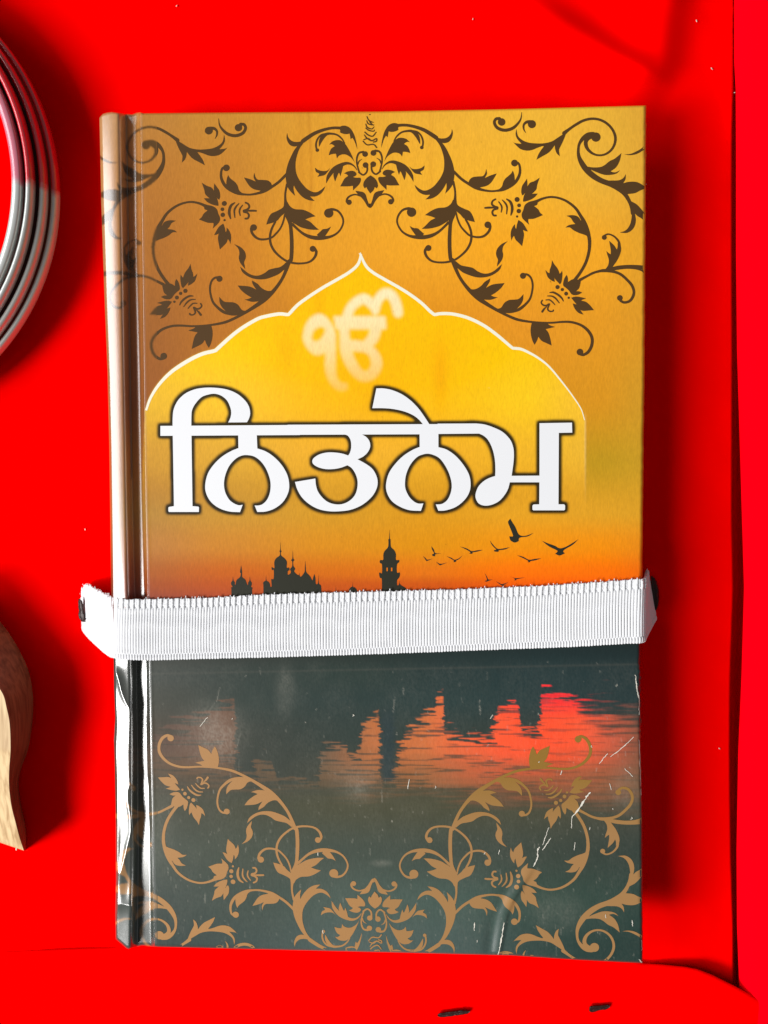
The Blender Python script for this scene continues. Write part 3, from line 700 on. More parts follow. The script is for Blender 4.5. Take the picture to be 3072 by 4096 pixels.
# the edge of the board where the print turns over
# ---- scrollwork: traced once (upper right quarter), then mirrored into the other three quarters
ORN = """
A P 205,475* 216,390 240,300 280,232 330,202 375,202 402,216* 392,262* 395,275 360,292 320,298 288,292* 278,356* 258,340* 234,385
A S 375,228,34 450,222,32 520,228,32 600,247,36 680,277,40 750,318,44 815,362,46
A P 790,330* 830,360 870,370 920,365 955,345 980,310 990,265* 998,310 990,355 970,392 945,413 910,422 880,418* 915,465 950,530 985,610 1008,690 1016,760 1005,850 985,900 950,945 915,980* 930,910 927,860* 905,905 870,955 820,1005 760,1035 695,1045* 722,1020 748,992* 700,995 660,985 620,960 590,920 575,882* 620,920 670,945 720,940 780,905 830,850 870,790 895,730 903,670 900,590 880,510 850,440 800,372*
A S 1000,728,30 1090,815,30 1170,870,30 1250,915,34 1330,940,28 1420,953,22 1500,946,24 1580,925,34 1640,890,40
A P 1170,862* 1185,825 1220,798 1280,790 1330,785 1355,755 1368,705* 1375,760 1352,808* 1400,785 1440,770 1485,757* 1460,800 1420,860 1370,895 1300,912* 1330,938 1250,915
B P -10,950* 45,905 62,855 85,815 125,780 152,755 168,725* 185,770 192,845* 180,880 110,925 40,955
B S 0,948,26 60,940,24 120,915,24 180,872,30 220,820,34 245,760,30 248,700,26 235,650,24 205,632,24
B C 188,642,38
A P 236,635* 262,560 298,480 340,410 385,370 430,362 480,374 522,410* 490,408 458,430* 495,455 515,490 528,532* 490,520 446,517* 437,570* 415,542 375,527 330,532 280,565 250,605
A S 345,400,10 380,345,18 430,303,20 490,288,24 545,290,32 592,325,44 618,372,34 634,428,6
A S 560,285,16 610,300,18 650,345,20 668,400,20 665,450,20 655,470,22
A C 655,470,20
A S 215,710,6 245,665,14 290,635,24 340,630,34 400,650,44 455,680,50 500,722,48 540,780,36 562,845,4
A P 370,660* 385,720 403,772* 418,735 440,775 463,832* 475,790 478,740 440,690
A P 515,678* 550,705 600,708 650,695 686,668* 675,715 640,740 660,772* 620,765 580,755 545,720
A P 220,755* 235,730 270,715 320,722 362,742* 330,755 315,772* 355,800 385,850 408,888* 350,890 300,890 265,885* 265,937* 235,910 195,870 175,830 180,798 230,795 262,785* 235,775
A P 82,1138 110,1120 140,1065 175,1020 205,995* 240,942* 190,950 150,962 125,990 108,1050 92,1090 80,1092
A S 185,1002,16 240,985,18 290,995,20 325,1020,22 340,1055,22 325,1080,24
A C 312,1070,30
A S 190,735,20 205,680,18 216,620,18 210,560,20 185,515,22 140,505,26
A C 120,530,32
A S 155,585,4 190,610,14 204,645,14
A C 118,655,32
A S 100,660,22 100,710,20 115,745,20 150,765,20 195,735,20
A S 1003,850,26 1022,940,22 1025,1000,24 1022,1050,34 1015,1100,60
A P 1000,1050* 975,1095 920,1130 830,1140 760,1170 690,1217* 750,1230 805,1250* 750,1280 700,1330 655,1370* 730,1368 800,1355 860,1335 910,1305* 960,1270 1000,1200 1030,1170* 1080,1210 1120,1255 1180,1280 1242,1295* 1220,1230 1185,1175 1130,1150 1070,1120 1045,1095 1032,1050*
A S 950,1300,30 890,1360,26 830,1410,30 760,1445,40 680,1462,45 600,1462,40 520,1448,28 450,1410,22 405,1355,20 382,1290,20 395,1225,22 440,1165,24 500,1145,30 540,1155,40
A C 542,1186,52
A P 520,1338* 565,1360 610,1365 640,1390 680,1425* 640,1470 590,1445* 550,1390
A S 1035,1190,16 1050,1260,20 1085,1340,20 1140,1405,22 1190,1445,22 1270,1462,24 1340,1450,26 1395,1400,28 1412,1345,28 1400,1310,28
A C 1385,1325,37
A S 1140,1265,22 1180,1340,24 1202,1420,26 1197,1510,26 1160,1590,26 1098,1657,24 1020,1712,24 930,1738,24 830,1740,22 760,1722,24 710,1677,28 690,1622,30 705,1582,30
A C 728,1582,34
A S 1000,1180,80 975,1290,42 965,1400,40 962,1500,42 964,1600,42 974,1700,42 994,1717,44 1024,1797,38 1070,1897,34 1130,1987,36 1200,2067,44 1280,2137,50 1360,2192,44 1440,2242,36 1520,2287,32 1610,2332,30 1710,2372,30 1810,2392,26 1930,2405,22 2080,2409,22 2210,2399,24 2310,2402,26 2410,2432,28 2480,2482,32 2525,2542,34 2541,2602,34 2530,2672,34 2495,2732,34 2445,2762,30 2410,2757,30
C C 1575,1405,37
C P 195,395* 260,445 330,460 390,475 440,510 500,535 560,535 620,510 670,470 712,432* 690,490 640,535 580,565 510,580 430,578 350,555 280,525 235,490 195,460*
C P 775,178* 730,230 718,280 725,330 715,380 685,425 657,460* 662,420 668,385 650,340 648,300 665,255 710,210
C P 345,705* 400,712 450,695 490,665 520,630 582,590* 575,630 535,695* 590,665 640,652 742,642* 700,700 640,750 590,780* 630,795 668,800* 600,825 550,828 495,822* 460,830 400,780
C P 640,930* 700,915 740,860 790,830 850,825 900,815 950,765* 945,830 920,880 885,918* 840,958 780,968 700,960
C S 690,945,30 780,962,28 850,952,30 910,928,34 970,880,28 1020,820,24 1045,740,22 1052,660,22 1035,590,22 1000,552,24 960,544,24
C C 945,562,34
C P 1045,1070* 1030,1140 1032,1210 1050,1280 1073,1325* 1100,1280 1115,1235* 1150,1280 1200,1305 1262,1333* 1245,1250 1225,1190 1195,1152* 1250,1140 1300,1127* 1240,1108 1205,1078*
D P 392,468* 420,520 460,570 480,610 492,648* 510,630 523,605* 530,650 525,710 515,760 497,788* 460,750 430,715 420,690* 428,755* 390,740 340,700 318,650 303,597* 330,625 357,640* 362,590 380,540
D P 585,662* 600,700 603,757* 660,722 720,722 775,735* 765,790 750,840 710,880* 750,880 793,897* 740,925 690,932 650,918 615,870 570,830 545,810 538,780 555,710
D P 645,965* 700,950 760,955 845,975* 800,990 777,1003* 840,1020 890,1060 948,1130* 880,1135 810,1140 765,1130* 785,1155 808,1190* 750,1170 710,1135 680,1085 667,1040* 690,1048 718,1055* 680,1010
D C 464,824,28
D C 528,857,22
D C 579,911,26
D C 613,966,16
D S 360,897,12 410,895,26 470,925,28 520,970,24 542,1010,14
D S 332,942,12 390,945,20 440,975,22 488,1035,12
D S 310,995,14 360,995,18 400,1025,18 430,1060,12
D S 262,1000,20 248,1030,20 270,1060,22 310,1070,24 350,1050,24
D S 355,1050,24 340,1090,22 335,1120,22 360,1145,20 400,1145,20 410,1130,20
D S 320,1085,12 290,1110,24 262,1150,30
D S 690,735,46 760,640,40 820,540,40 860,440,40 885,330,40 893,230,40 888,170,42
B S 405,1085,60 440,1062,34 500,1035,26 580,1018,24 660,1025,24 740,1052,26 810,1095,28 870,1150,30 915,1220,34 955,1290,44 985,1370,50 1010,1450,40 1017,1530,34 1015,1575,34
B P 762,1225* 820,1218 870,1225 900,1245 918,1275* 960,1300 1010,1400 1000,1455* 960,1435 900,1415 840,1385 800,1355 750,1355* 790,1328 860,1315* 835,1290 810,1250
B P 325,815* 330,860 330,900* 360,860 410,840 466,803* 440,880 430,930 400,965 380,983* 410,980 444,980* 410,1020 360,1050 300,1068 282,1062 290,1010 310,960* 290,990 272,1000* 262,960 270,900 295,860
B P 440,1055* 400,1058 340,1075 300,1110 285,1160 268,1200 270,1240 290,1270 350,1325* 340,1290 340,1262* 400,1258 450,1240 503,1218* 470,1190 450,1155 405,1118* 440,1100
B P 230,1272* 260,1290 290,1320 335,1398* 310,1395 282,1380* 292,1430 285,1490 272,1562* 240,1530 200,1490 182,1445* 165,1470 155,1503* 145,1440 150,1390 170,1345 193,1318* 195,1350 205,1375* 215,1320
B C 216,1045,28
B C 238,1110,21
B C 235,1173,25
B C 216,1233,13
B S 100,1040,14 140,1070,28 160,1120,30 160,1170,28 148,1218,14
B S 52,1050,10 85,1085,20 105,1130,20 100,1205,12
B S 12,1070,12 38,1105,18 48,1140,18 40,1185,12
A S 1470,1042,20 1440,1060,20 1430,1095,22 1455,1120,24 1490,1135,30
A S 1490,1145,26 1450,1160,22 1435,1190,22 1450,1220,22 1475,1222,22
A S 1355,1138,20 1400,1135,24 1470,1135,16
B S 268,78,4 258,150,16 225,205,26 170,255,34 100,278,36 40,272,36 -10,245,34 -35,195,32 -18,155,32 20,150,36
B C 45,188,42
B S 312,308,4 290,265,18 290,220,24 320,190,32 360,188,44
B C 380,212,45
B P 163,400* 190,420 265,430* 215,370 200,320 208,265* 225,340 270,385 340,415 440,425 520,422 600,402 660,365 720,325 760,295 745,350 720,410 690,470 680,500 688,567* 655,535 638,490 632,445* 600,490 560,530 500,565 430,605* 450,550 480,500 510,455 450,470 390,495 330,505 260,490 210,450
B S 735,312,44 800,262,30 870,215,30 950,172,30 1040,152,28 1130,163,28 1210,205,28 1270,270,28 1302,350,30 1295,430,28 1255,500,26 1190,545,24 1120,556,22 1055,538,26 1000,492,34 976,435,42 985,385,46 1030,345,56 1075,335,60
B C 1088,355,52
B S 1060,320,46 1000,330,50 945,370,44 905,430,30 893,500,30 900,570,40 930,640,56 980,712,64 1060,785,64 1150,838,58 1250,875,60 1330,915,64 1400,975,50 1450,1050,40 1480,1130,34 1492,1200,36
B P 985,680* 1060,690 1140,685 1190,660 1240,620 1300,590 1370,532* 1350,620 1310,690 1250,735* 1300,745 1355,722* 1320,755 1260,772 1180,772 1100,745 1020,710*
B P 1150,835* 1260,835 1340,832 1390,808 1418,765* 1415,820 1390,865* 1450,850 1530,850 1590,875 1650,918* 1580,945 1520,975 1440,985* 1400,965 1300,910
B P 1440,1030* 1480,1065 1540,1100 1600,1165 1640,1230 1650,1310* 1600,1260 1550,1230 1520,1200* 1530,1270 1520,1330 1490,1380 1430,1415 1350,1410* 1410,1390 1450,1350 1475,1290 1485,1200 1470,1120 1450,1060
B P 1400,545* 1470,540 1540,510 1590,480 1645,425* 1648,470 1590,515 1530,545 1460,555
D S 760,730,40 850,682,32 930,640,32 1010,615,34 1080,605,44 1150,610,40 1230,625,36 1310,660,36 1390,730,36 1450,800,38 1478,880,36 1465,950,38 1420,1010,36 1350,1028,34 1300,1005,32
D C 1292,968,38
D P 1190,558* 1270,540 1380,530 1500,530 1630,540* 1632,655* 1580,615 1500,590 1400,582 1300,590 1200,606* 1150,590*
D P 1080,605* 1120,560 1140,520 1145,460 1125,395 1113,345* 1140,370 1170,390* 1170,330 1150,210* 1200,255 1230,290 1250,328* 1262,290 1262,240* 1300,270 1308,330 1290,400 1250,480 1200,550 1160,620*
D S 1290,300,34 1278,225,30 1232,165,24 1180,132,22 1130,122,22 1088,140,26
D C 1085,165,33
"""
orn = shapes(ORN)
CENTRE = shapes("""
A P 87,778* 130,808 160,850 168,895 155,922* 132,905* 120,940 85,978* 55,935 42,905* 22,922* 8,890 15,850 45,808
A S 48,128,10 65,165,12 95,185,12 122,192,6
A S 45,172,8 60,205,14 100,220,10 125,218,6
A S 72,170,10 90,200,14 120,225,8
A S 35,210,10 50,245,14 100,265,12 128,240,6
A S 35,255,12 70,280,14 120,290,12 130,275,8
A S 25,300,14 60,330,14 110,345,14 150,300,10
A S 10,385,10 60,370,14 100,395,16 150,370,12
A S 5,400,12 50,440,14 120,435,14 155,470,14
A S 20,330,10 45,365,14 90,395,12
A S 158,375,12 152,400,14 120,410,14
A P 15,75* 60,90 80,112 100,90 140,75*
""")

SRC = [(1479,830),(2319.6,1408.1),(2383.5,548.4),(2171.9,860.5),(1646,849),(2206.4,1382),(2261.2,910),(1808,515.8)]
DST = {'LT': [(1479,830),(654.3,1425.2),(583.3,583.3),(799.3,876.5),(1314,854.9),(766.6,1395.6),(706.7,925.9),(1149.3,529)],
       'RB': [(1495.2,3514.6),(2313,2957.8),(2375.2,3793),(2167.9,3480.9),(1654.3,3497.6),(2198,2983),(2259.4,3444.8),(1818,3811)],
       'LB': [(1495,3514.6),(684,2952),(637,3741),(834.5,3467),(1335.7,3494.8),(790,2981),(748.6,3419),(1178,3788)]}
def homography(src, dst):
    src = np.array(src, float); dst = np.array(dst, float)
    c, s = np.array([1900., 950.]), 500.
    A = []
    for (x, y), (u, v) in zip((src-c)/s, dst/1000):
        A.append([x, y, 1, 0, 0, 0, -u*x, -u*y, -u]); A.append([0, 0, 0, x, y, 1, -v*x, -v*y, -v])
    H = np.linalg.svd(np.array(A))[2][-1].reshape(3, 3)
    def f(p):
        q = np.concatenate([(np.asarray(p)-c)/s, np.ones((len(p), 1))], 1) @ H.T
        return q[:, :2]/q[:, 2:3]*1000
    return f
HG = {k: homography(SRC, v) for k, v in DST.items()}
if globals().get('DBG'): print({k: np.abs(HG[k](SRC)-np.array(v)).max() for k, v in DST.items()})
quarters = {'RT': orn, 'LT': [HG['LT'](p) for p in orn], 'RB': [HG['RB'](p) for p in orn], 'LB': [HG['LB'](p) for p in orn]}
cen_low = [HG['RB'](p) for p in CENTRE]

# on the spine and in the joint the scrollwork is part of the print itself
for key, colr in (('LT', (84, 60, 33)), ('LB', (176, 130, 82))):
    m = blur(raster([p for p in quarters[key] if p[:, 0].min() < 640]), 1, 1)
    m = (m*(PXc < 628))[..., None]*0.96
    img = img*(1-m)+lin(colr)*m

lum = (img @ np.array([0.2126, 0.7152, 0.0722]))[..., None]
img = np.clip(lum+(img-lum)*1.03, 0, 1)*CAL
def sample(px, py):
    fx = np.clip((px-X0)/CS, 0, NXc-1.001); fy = np.clip((py-Y0)/CS, 0, NYc-1.001)
    j = fx.astype(int); i = fy.astype(int); a = (fx-j)[..., None]; b = (fy-i)[..., None]
    return (img[i, j]*(1-a)+img[i, j+1]*a)*(1-b)+(img[i+1, j]*(1-a)+img[i+1, j+1]*a)*b

# ---- book object
BASE = W(1500, 2150, 0.0); BASE[2] = 0
book = thing('prayer_book', 'hardback book with orange sunset cover and white title, held shut by a white strap', 'book', tuple(BASE))

def ends(n0, n1, n2, e0, e1):
    return np.concatenate([np.linspace(0, e0, n0, endpoint=False), np.linspace(e0, 1-e1, n1, endpoint=False), np.linspace(1-e1, 1, n2)])
tr = ends(8, 850, 9, 0.004, 0.005)
py0 = 450+(3800-450)*tr
def sheet(colf):
    px = colf(py0[:, None])
    t = tr[:, None]
    py = f_top(px)+t*(f_bot(px)-f_top(px))
    return px, py
def spine_cols(y):
    xl = np.interp(y, YS, XLs); xs_ = np.interp(y, YH, XSs); xg = np.interp(y, YH, XGs)
    a = np.linspace(0, 1, 44)[None, :]; b = np.linspace(0, 1, 9)[None, 1:]
    xr = np.interp(y, YH, XRs); c = np.linspace(0, 1, 34)[None, 1:]
    return np.concatenate([xl+(xs_-xl)*a, xs_+(xg-xs_)*b, xg+(xr+8-xg)*c], 1)
def cover_cols(y):
    xs_ = np.interp(y, YH, XSs); xg = np.interp(y, YH, XGs); xr = np.interp(y, YH, XRs); xR = f_right(y)
    d = ends(10, 500, 10, 0.006, 0.008)[None, :]
    return xr+8+(xR-xr-8)*d

def skin(name, px, py, sides, mat):
    nr, nc = px.shape
    v = W(px, py, surf_z(px, py)); colr = sample(px, py)
    V = v.reshape(-1, 3); Cc = colr.reshape(-1, 3); Fc = grid_faces(nr, nc)
    idx = np.arange(nr*nc).reshape(nr, nc)
    loops = {'top': (idx[0, ::-1], 0.0023), 'bottom': (idx[-1], 0.0023), 'right': (idx[::-1, -1], 0.0023), 'left': (idx[:, 0], None)}
    for s in sides:
        l, dep = loops[s]; n = len(V); low = V[l].copy()
        if dep is None: low[:, 2] = 0.0003; low[:, 0] += 0.0012
        else: low[:, 2] -= dep
        V = np.concatenate([V, V[l], low]); Cc = np.concatenate([Cc, Cc[l]*0.9, Cc[l]*0.9])
        k = np.arange(len(l)-1)
        Fc = np.concatenate([Fc, np.stack([n+k, n+len(l)+k, n+len(l)+k+1, n+k+1], 1)[:, ::-1]])
    return link_mesh(name, V, Fc, mat, book, col=Cc)
px, py = sheet(spine_cols); skin('spine', px, py, ('top', 'bottom', 'left'), M_SPINE)
px, py = sheet(cover_cols); skin('front_cover', px, py, ('top', 'bottom', 'right'), M_COVER)

def slab(name, inset, z0, z1, mat, nlay=1, left=0):
    q = np.array([(520+left, 450), (2585, 424), (2570, 3853), (560+left, 3786)], float)
    c = W(q[:, 0], q[:, 1], T); ctr = c.mean(0); vs = []
    n = 14
    ring = []
    for i in range(4):
        a, b = c[i], c[(i+1) % 4]
        for k in range(n): ring.append(a+(b-a)*k/n)
    ring = np.array(ring)
    inw = ring.copy()
    for ax in (0, 1):
        lo, hi = ring[:, ax].min(), ring[:, ax].max()
        inw[:, ax] = np.where(ring[:, ax] > ctr[ax], ring[:, ax]-inset, ring[:, ax]+inset)
    zs = np.linspace(z0, z1, nlay+1); m = len(ring); V = []
    for k, z in enumerate(zs):
        r = inw.copy(); r[:, 2] = z
        r[:, :2] = ctr[:2]+(r[:, :2]-ctr[:2])*(1-0.004*(k % 2))
        V.append(r)
    V = np.concatenate(V); F = []
    for k in range(nlay):
        for i in range(m):
            F.append((k*m+i, k*m+(i+1) % m, (k+1)*m+(i+1) % m, (k+1)*m+i))
    F.append(tuple(range(nlay*m, nlay*m+m))); F.append(tuple(range(m-1, -1, -1)))
    return link_mesh(name, V, F, mat, book, smooth=False)
slab('page_block', 0.0032, 0.0026, T-0.0030, M_PAPER, 24)
slab('back_cover', 0.0, 0.0003, 0.0025, M_BOARD)

def decal(name, polys, mat, off, holes=(), clip_x=None, parent=None, step=14.0):
    v, f = fill(polys, holes, clip_x, step)
    ok = (v[:, 0] < f_right(v[:, 1])-1) & (v[:, 1] > f_top(v[:, 0])+2) & (v[:, 1] < f_bot(v[:, 0])-2)
    f = f[ok[f].all(1)]
    P = W(v[:, 0], v[:, 1], surf_z(v[:, 0], v[:, 1])+off)
    n = np.cross(P[f[:, 1]]-P[f[:, 0]], P[f[:, 2]]-P[f[:, 0]])[:, 2]
    f = np.where((n < 0)[:, None], f[:, ::-1], f)
    return link_mesh(name, P, f, mat, parent or book)

UP = 0.00004
M_CRACK_GLINT = simple('bare_board_and_glint', tuple(float(v) for v in lin((232, 226, 212))*CAL), 0.8, 0.2)
crk_and_glint = []
rk = np.random.default_rng(21)
for pts, w, a in CRACKS_AND_GLINT:
    if w < 1.45: continue
    P = np.array(pts, float)
    C = catmull(P, 8, False) if len(P) > 2 else np.array([P[0]+(P[1]-P[0])*t for t in np.linspace(0, 1, 8)])
    C = C+rk.normal(0, 0.8, C.shape)
    ww = np.maximum(w*2.1*a*(0.35+rk.random(len(C)))*np.sin(np.pi*np.linspace(0.08, 0.92, len(C)))**0.5, 0.7)
    crk_and_glint.append(stroke(' '.join('%.2f,%.2f,%.2f' % (c[0], c[1], q) for c, q in zip(C, ww)), 2))
for k in range(12):
    x, y = rk.uniform(900, 2540), rk.choice([rk.uniform(2680, 3800), rk.normal(3250, 160)])
    L = rk.uniform(3, 16); q = rk.uniform(1.2, 3.2)
    crk_and_glint.append(stroke('%.1f,%.1f,%.1f %.1f,%.1f,%.1f %.1f,%.1f,%.1f' % (x, y, q*0.5, x+rk.normal(0, 2), y+L/2, q, x+rk.normal(0, 3), y+L, q*0.5), 2))
decal('printed_scrollwork', quarters['RT'], M_SCROLL, UP)
decal('printed_scrollwork', quarters['LT'], M_SCROLL, UP, clip_x=626)
M_OLIVE = ink('olive_scroll_ink', (150, 112, 50))
nt = M_OLIVE.node_tree; bb = nt.nodes['Principled BSDF']
src = bb.inputs['Base Color'].links[0].from_socket
tc = nt.nodes.new('ShaderNodeTexCoord'); sx = nt.nodes.new('ShaderNodeSeparateXYZ'); mr = nt.nodes.new('ShaderNodeMapRange'); mx = nt.nodes.new('ShaderNodeMix'); mx.data_type = 'RGBA'
ya = float(W(2200, 3330, T)[1]-BASE[1]); yb_ = float(W(2200, 3080, T)[1]-BASE[1])
mr.inputs['From Min'].default_value = ya; mr.inputs['From Max'].default_value = yb_
nt.links.new(tc.outputs['Object'], sx.inputs[0]); nt.links.new(sx.outputs['Y'], mr.inputs['Value']); nt.links.new(mr.outputs[0], mx.inputs['Factor'])
mx.inputs['A'].default_value = (*[float(v) for v in lin((168, 126, 80))*CAL], 1); nt.links.new(src, mx.inputs['B']); nt.links.new(mx.outputs['Result'], bb.inputs['Base Color'])
decal('printed_scrollwork', quarters['RB'], M_OLIVE, UP, step=9)
decal('printed_scrollwork', quarters['LB'], M_TAN, UP, clip_x=630)
decal('worn_crack_and_glint', crk_and_glint, M_CRACK_GLINT, 3*UP, step=9)['kind'] = 'stuff'
decal('printed_palmette', CENTRE, M_SCROLL, 2*UP)
decal('printed_palmette', cen_low, M_TAN, 2*UP)
decal('title_lettering', title, M_WHITE, UP, step=22)

def ribbon(P, w0, w1, prof=None):
    t = np.gradient(P, axis=0); t /= np.linalg.norm(t, axis=1)[:, None]; nrm = np.stack([-t[:, 1], t[:, 0]], 1)
    s = np.linspace(0, 1, len(P)); w = (w0+(w1-w0)*s if prof is None else np.interp(s, *prof))[:, None]
    return P, nrm, w
pl, nl, wl_ = ribbon(aL, 0, 0, ([0, .05, .55, .8, 1], [8, 12, 14, 15, 9]))
pr, nr_, wr_ = ribbon(aR, 0, 0, ([0, .05, .5, .7, .9, 1], [8, 12, 13, 11, 5, 3]))
line_poly = np.concatenate([pl[::-1], pr[1:], (pr+nr_*wr_)[::-1], (pl-nl*wl_)[1:]])
decal('arch_line', [line_poly], M_ARCH, UP*0.8)

SKY = """
M P 150,960* 150,850 145,830 165,820 148,790 148,760 165,735 170,680* 178,735 195,760 195,790 205,790 220,730 265,690 275,640 265,625 280,535* 292,625 295,690 335,725 360,790 372,790 372,765 390,735 395,680* 402,735 420,765 420,795 412,820 432,835 425,860 430,960*
M P 575,980* 575,800 570,770 590,745 605,735 610,660* 616,735 640,750 660,780 668,820 685,810 680,720 710,715 712,600 690,600 685,560 715,575 722,560 720,490 745,440 790,405 795,360 785,345 797,330 800,215* 806,330 817,345 808,365 812,405 860,445 887,490 885,565 915,565 922,600 900,612 900,660 930,645 940,620 930,585 955,550 958,490 942,465 960,440 965,330* 972,440 987,465 970,490 975,545 997,580 985,620 1040,665 1050,635* 1060,680 1080,680 1120,625 1125,570 1130,470* 1138,570 1145,625 1195,680 1225,735 1235,700 1250,650* 1265,700 1272,780 1300,770 1307,650* 1312,770 1340,805 1345,880 1345,980*
N P 610,1250* 610,990 580,960 565,900 575,870 612,880 612,740 590,720 575,700 585,665 632,660 635,570 660,510 712,450 720,370 718,325 732,300 737,150* 745,300 755,325 755,370 765,450 815,500 845,570 845,660 895,665 897,700 862,740 862,870 905,870 910,920 895,960 865,1000 865,1080 895,1070 908,1005* 918,1070 1015,1140 1015,1250*
N P 55,1250* 60,1170 95,1115 122,1095 125,930* 130,1095 165,1120 200,1170 210,1250*
M P 1530,1000* 1537,815* 1545,1000*
"""
sky_p = [shapes(l)[0] for l in SKY.strip().splitlines()]
wins = shapes("N P 685,790* 708,790* 708,850* 685,850*\nN P 760,790* 785,790* 785,850* 760,850*")
for i, p in enumerate(sky_p):
    decal('printed_temple' if i < 2 else 'printed_tower' if i == 2 else 'printed_dome' if i == 3 else 'printed_pole', [p], M_SIL, UP, wins if i == 2 else ())
BIRDS = """
Q P 932,62* 945,85 985,150 1020,222 1080,235 1168,205* 1110,240 1040,250 1018,265 1015,288 975,302 935,280 922,240* 960,238 945,190 925,140 910,95
Q P 1252,285* 1310,310 1380,335 1430,360 1490,345 1560,305 1618,268* 1560,325 1480,372 1465,395 1482,410* 1430,433 1383,415* 1405,395 1400,380 1320,340
Q P 1000,430* 1060,445 1120,475 1180,466 1245,461* 1190,480 1135,490 1130,500 1105,498 1108,484
Q P 725,280* 760,325 805,365 870,360 930,348* 880,372 820,380 812,395 775,392 770,378 790,372 750,330
Q P 425,342* 490,360 545,388 600,380 662,376* 600,394 555,402 550,415 520,412 530,398 480,368
Q P 140,340* 165,375 178,408 238,411* 180,421 175,440 150,435 148,420 165,410 145,370
Q P 292,440* 340,456 372,475 415,460 455,428* 420,467 385,487 390,495 360,498 362,482
Q P 55,438* 82,460 98,474 155,464* 100,486 88,486
Q P 185,495* 230,516 300,503* 240,527 222,530
Q P 676,610* 700,650 712,673 755,675* 715,687 700,695 680,693 682,685 698,675
Q P 895,623* 940,645 985,660 1082,653* 1000,671 990,682 972,680 975,665
Q P 785,691* 820,708 850,720 912,701* 865,730 850,737
"""
for p in shapes(BIRDS):
    decal('printed_bird', [p], M_SIL, UP)
# ------------------------------------------------------------------ elastic strap across the book
ST = np.array([  # upper edge px, py, z   lower edge px, py, z
 (322, 2380, -0.0012, 330, 2508, -0.0012), (333, 2352, 0.0008, 332, 2522, 0.0006), (350, 2340, 0.0035, 345, 2540, 0.0030),
 (372, 2350, 0.0075, 366, 2562, 0.0070), (400, 2366, 0.0130, 396, 2590, 0.0125), (428, 2380, 0.0190, 424, 2614, 0.0186),
 (448, 2389, 0.0233, 446, 2628, 0.0232), (462, 2392, 0.0244, 460, 2632, 0.0244), (484, 2396, 0.0249, 482, 2636, 0.0249), (525, 2398, 0.0252, 525, 2638, 0.0252),
 (617, 2396, 0.0253, 617, 2639, 0.0253), (802, 2393, 0.0253, 802, 2634, 0.0253), (1024, 2381, 0.0253, 1024, 2629, 0.0253),
 (1536, 2366, 0.0253, 1536, 2613, 0.0253), (2048, 2350, 0.0253, 2048, 2594, 0.0253), (2313, 2335, 0.0253, 2313, 2584, 0.0253),
 (2520, 2320, 0.0253, 2520, 2572, 0.0253), (2566, 2317, 0.0252, 2564, 2570, 0.0252), (2577, 2314, 0.0244, 2575, 2566, 0.0244),
 (2581, 2306, 0.0225, 2580, 2560, 0.0225), (2583, 2298, 0.0170, 2587, 2545, 0.0170), (2585, 2290, 0.0100, 2600, 2520, 0.0100),
 (2587, 2283, 0.0030, 2619, 2485, 0.0030), (2590, 2281, -0.0015, 2626, 2475, -0.0015)], float)
for _c in (2, 5): ST[:, _c] = np.where(ST[:, _c] > 0.02, ST[:, _c]-0.0068, ST[:, _c]*0.74)
top = W(ST[:, 0], ST[:, 1], ST[:, 2]); bot = W(ST[:, 3], ST[:, 4], ST[:, 5])
mid = (top+bot)/2
seg = np.concatenate([[0], np.cumsum(np.linalg.norm(np.diff(mid, axis=0), axis=1))])
def along(A, s):
    # piecewise cubic (monotone enough) through the stations
    m = np.gradient(A, seg, axis=0)
    k = np.clip(np.searchsorted(seg, s, side='right')-1, 0, len(seg)-2)
    h = (seg[k+1]-seg[k])[:, None]; t = ((s-seg[k])[:, None])/h
    return (2*t**3-3*t**2+1)*A[k]+(t**3-2*t**2+t)*h*m[k]+(-2*t**3+3*t**2)*A[k+1]+(t**3-t**2)*h*m[k+1]
RIB = 11.6*0.0577e-3
NRIB = int(seg[-1]/RIB); RIB = seg[-1]/NRIB; SUB = 7
s = np.linspace(0, seg[-1], NRIB*SUB+1)
At, Ab = along(top, s), along(bot, s)
tang = np.gradient((At+Ab)/2, s, axis=0)
v = np.concatenate([np.linspace(0, 0.14, 13), np.linspace(0.16, 0.90, 24), np.linspace(0.905, 1, 10)])
acr = Ab-At; nrm = np.cross(acr, tang); nrm /= np.linalg.norm(nrm, axis=1)[:, None]
if nrm[len(nrm)//2, 2] < 0: nrm = -nrm
u = s/RIB
ri = np.floor(u+1e-6); fr = u-ri
lean = 0.6*(v-0.5)**2
def rib_h(U):
    f = U-np.floor(U)
    return 1-np.exp(-((np.minimum(f, 1-f))/0.12)**2)        # narrow grooves between the cords
H = np.zeros((len(s), len(v))); OFF = np.zeros((len(s), len(v)))
for j, vv in enumerate(v):
    U = u+0.35*math.sin(vv*2.4)+0.10*vnoise(u/7, u*0+vv*0.7, 5)
    h = 0.00030*rib_h(U)
    par = np.floor(U) % 2
    if vv < 0.15:
        e = vv/0.15
        # every other cord runs on to the frilled edge, the others end at the stitch line
        h = np.where(par == 0, h+0.00006, 0.00034*rib_h(U)*(0.35+0.3*vnoise(U*2.3, U*0+vv*40, 9))-0.00006)
        h = h*(0.75+0.5*vnoise(U*1.7, U*0+vv*60, 14))
        if 0.125 < vv < 0.146: h = np.where(par == 1, -0.00010, h)
    elif vv > 0.90:
        e = (vv-0.90)/0.10
        h = 0.00034*(1-np.exp(-((np.minimum((U+0.5) % 1, 1-(U+0.5) % 1))/0.16)**2))*(0.6+0.4*math.sin(math.pi*min(1, e*1.05)))
        if vv < 0.912: h = h*0.25
    H[:, j] = h
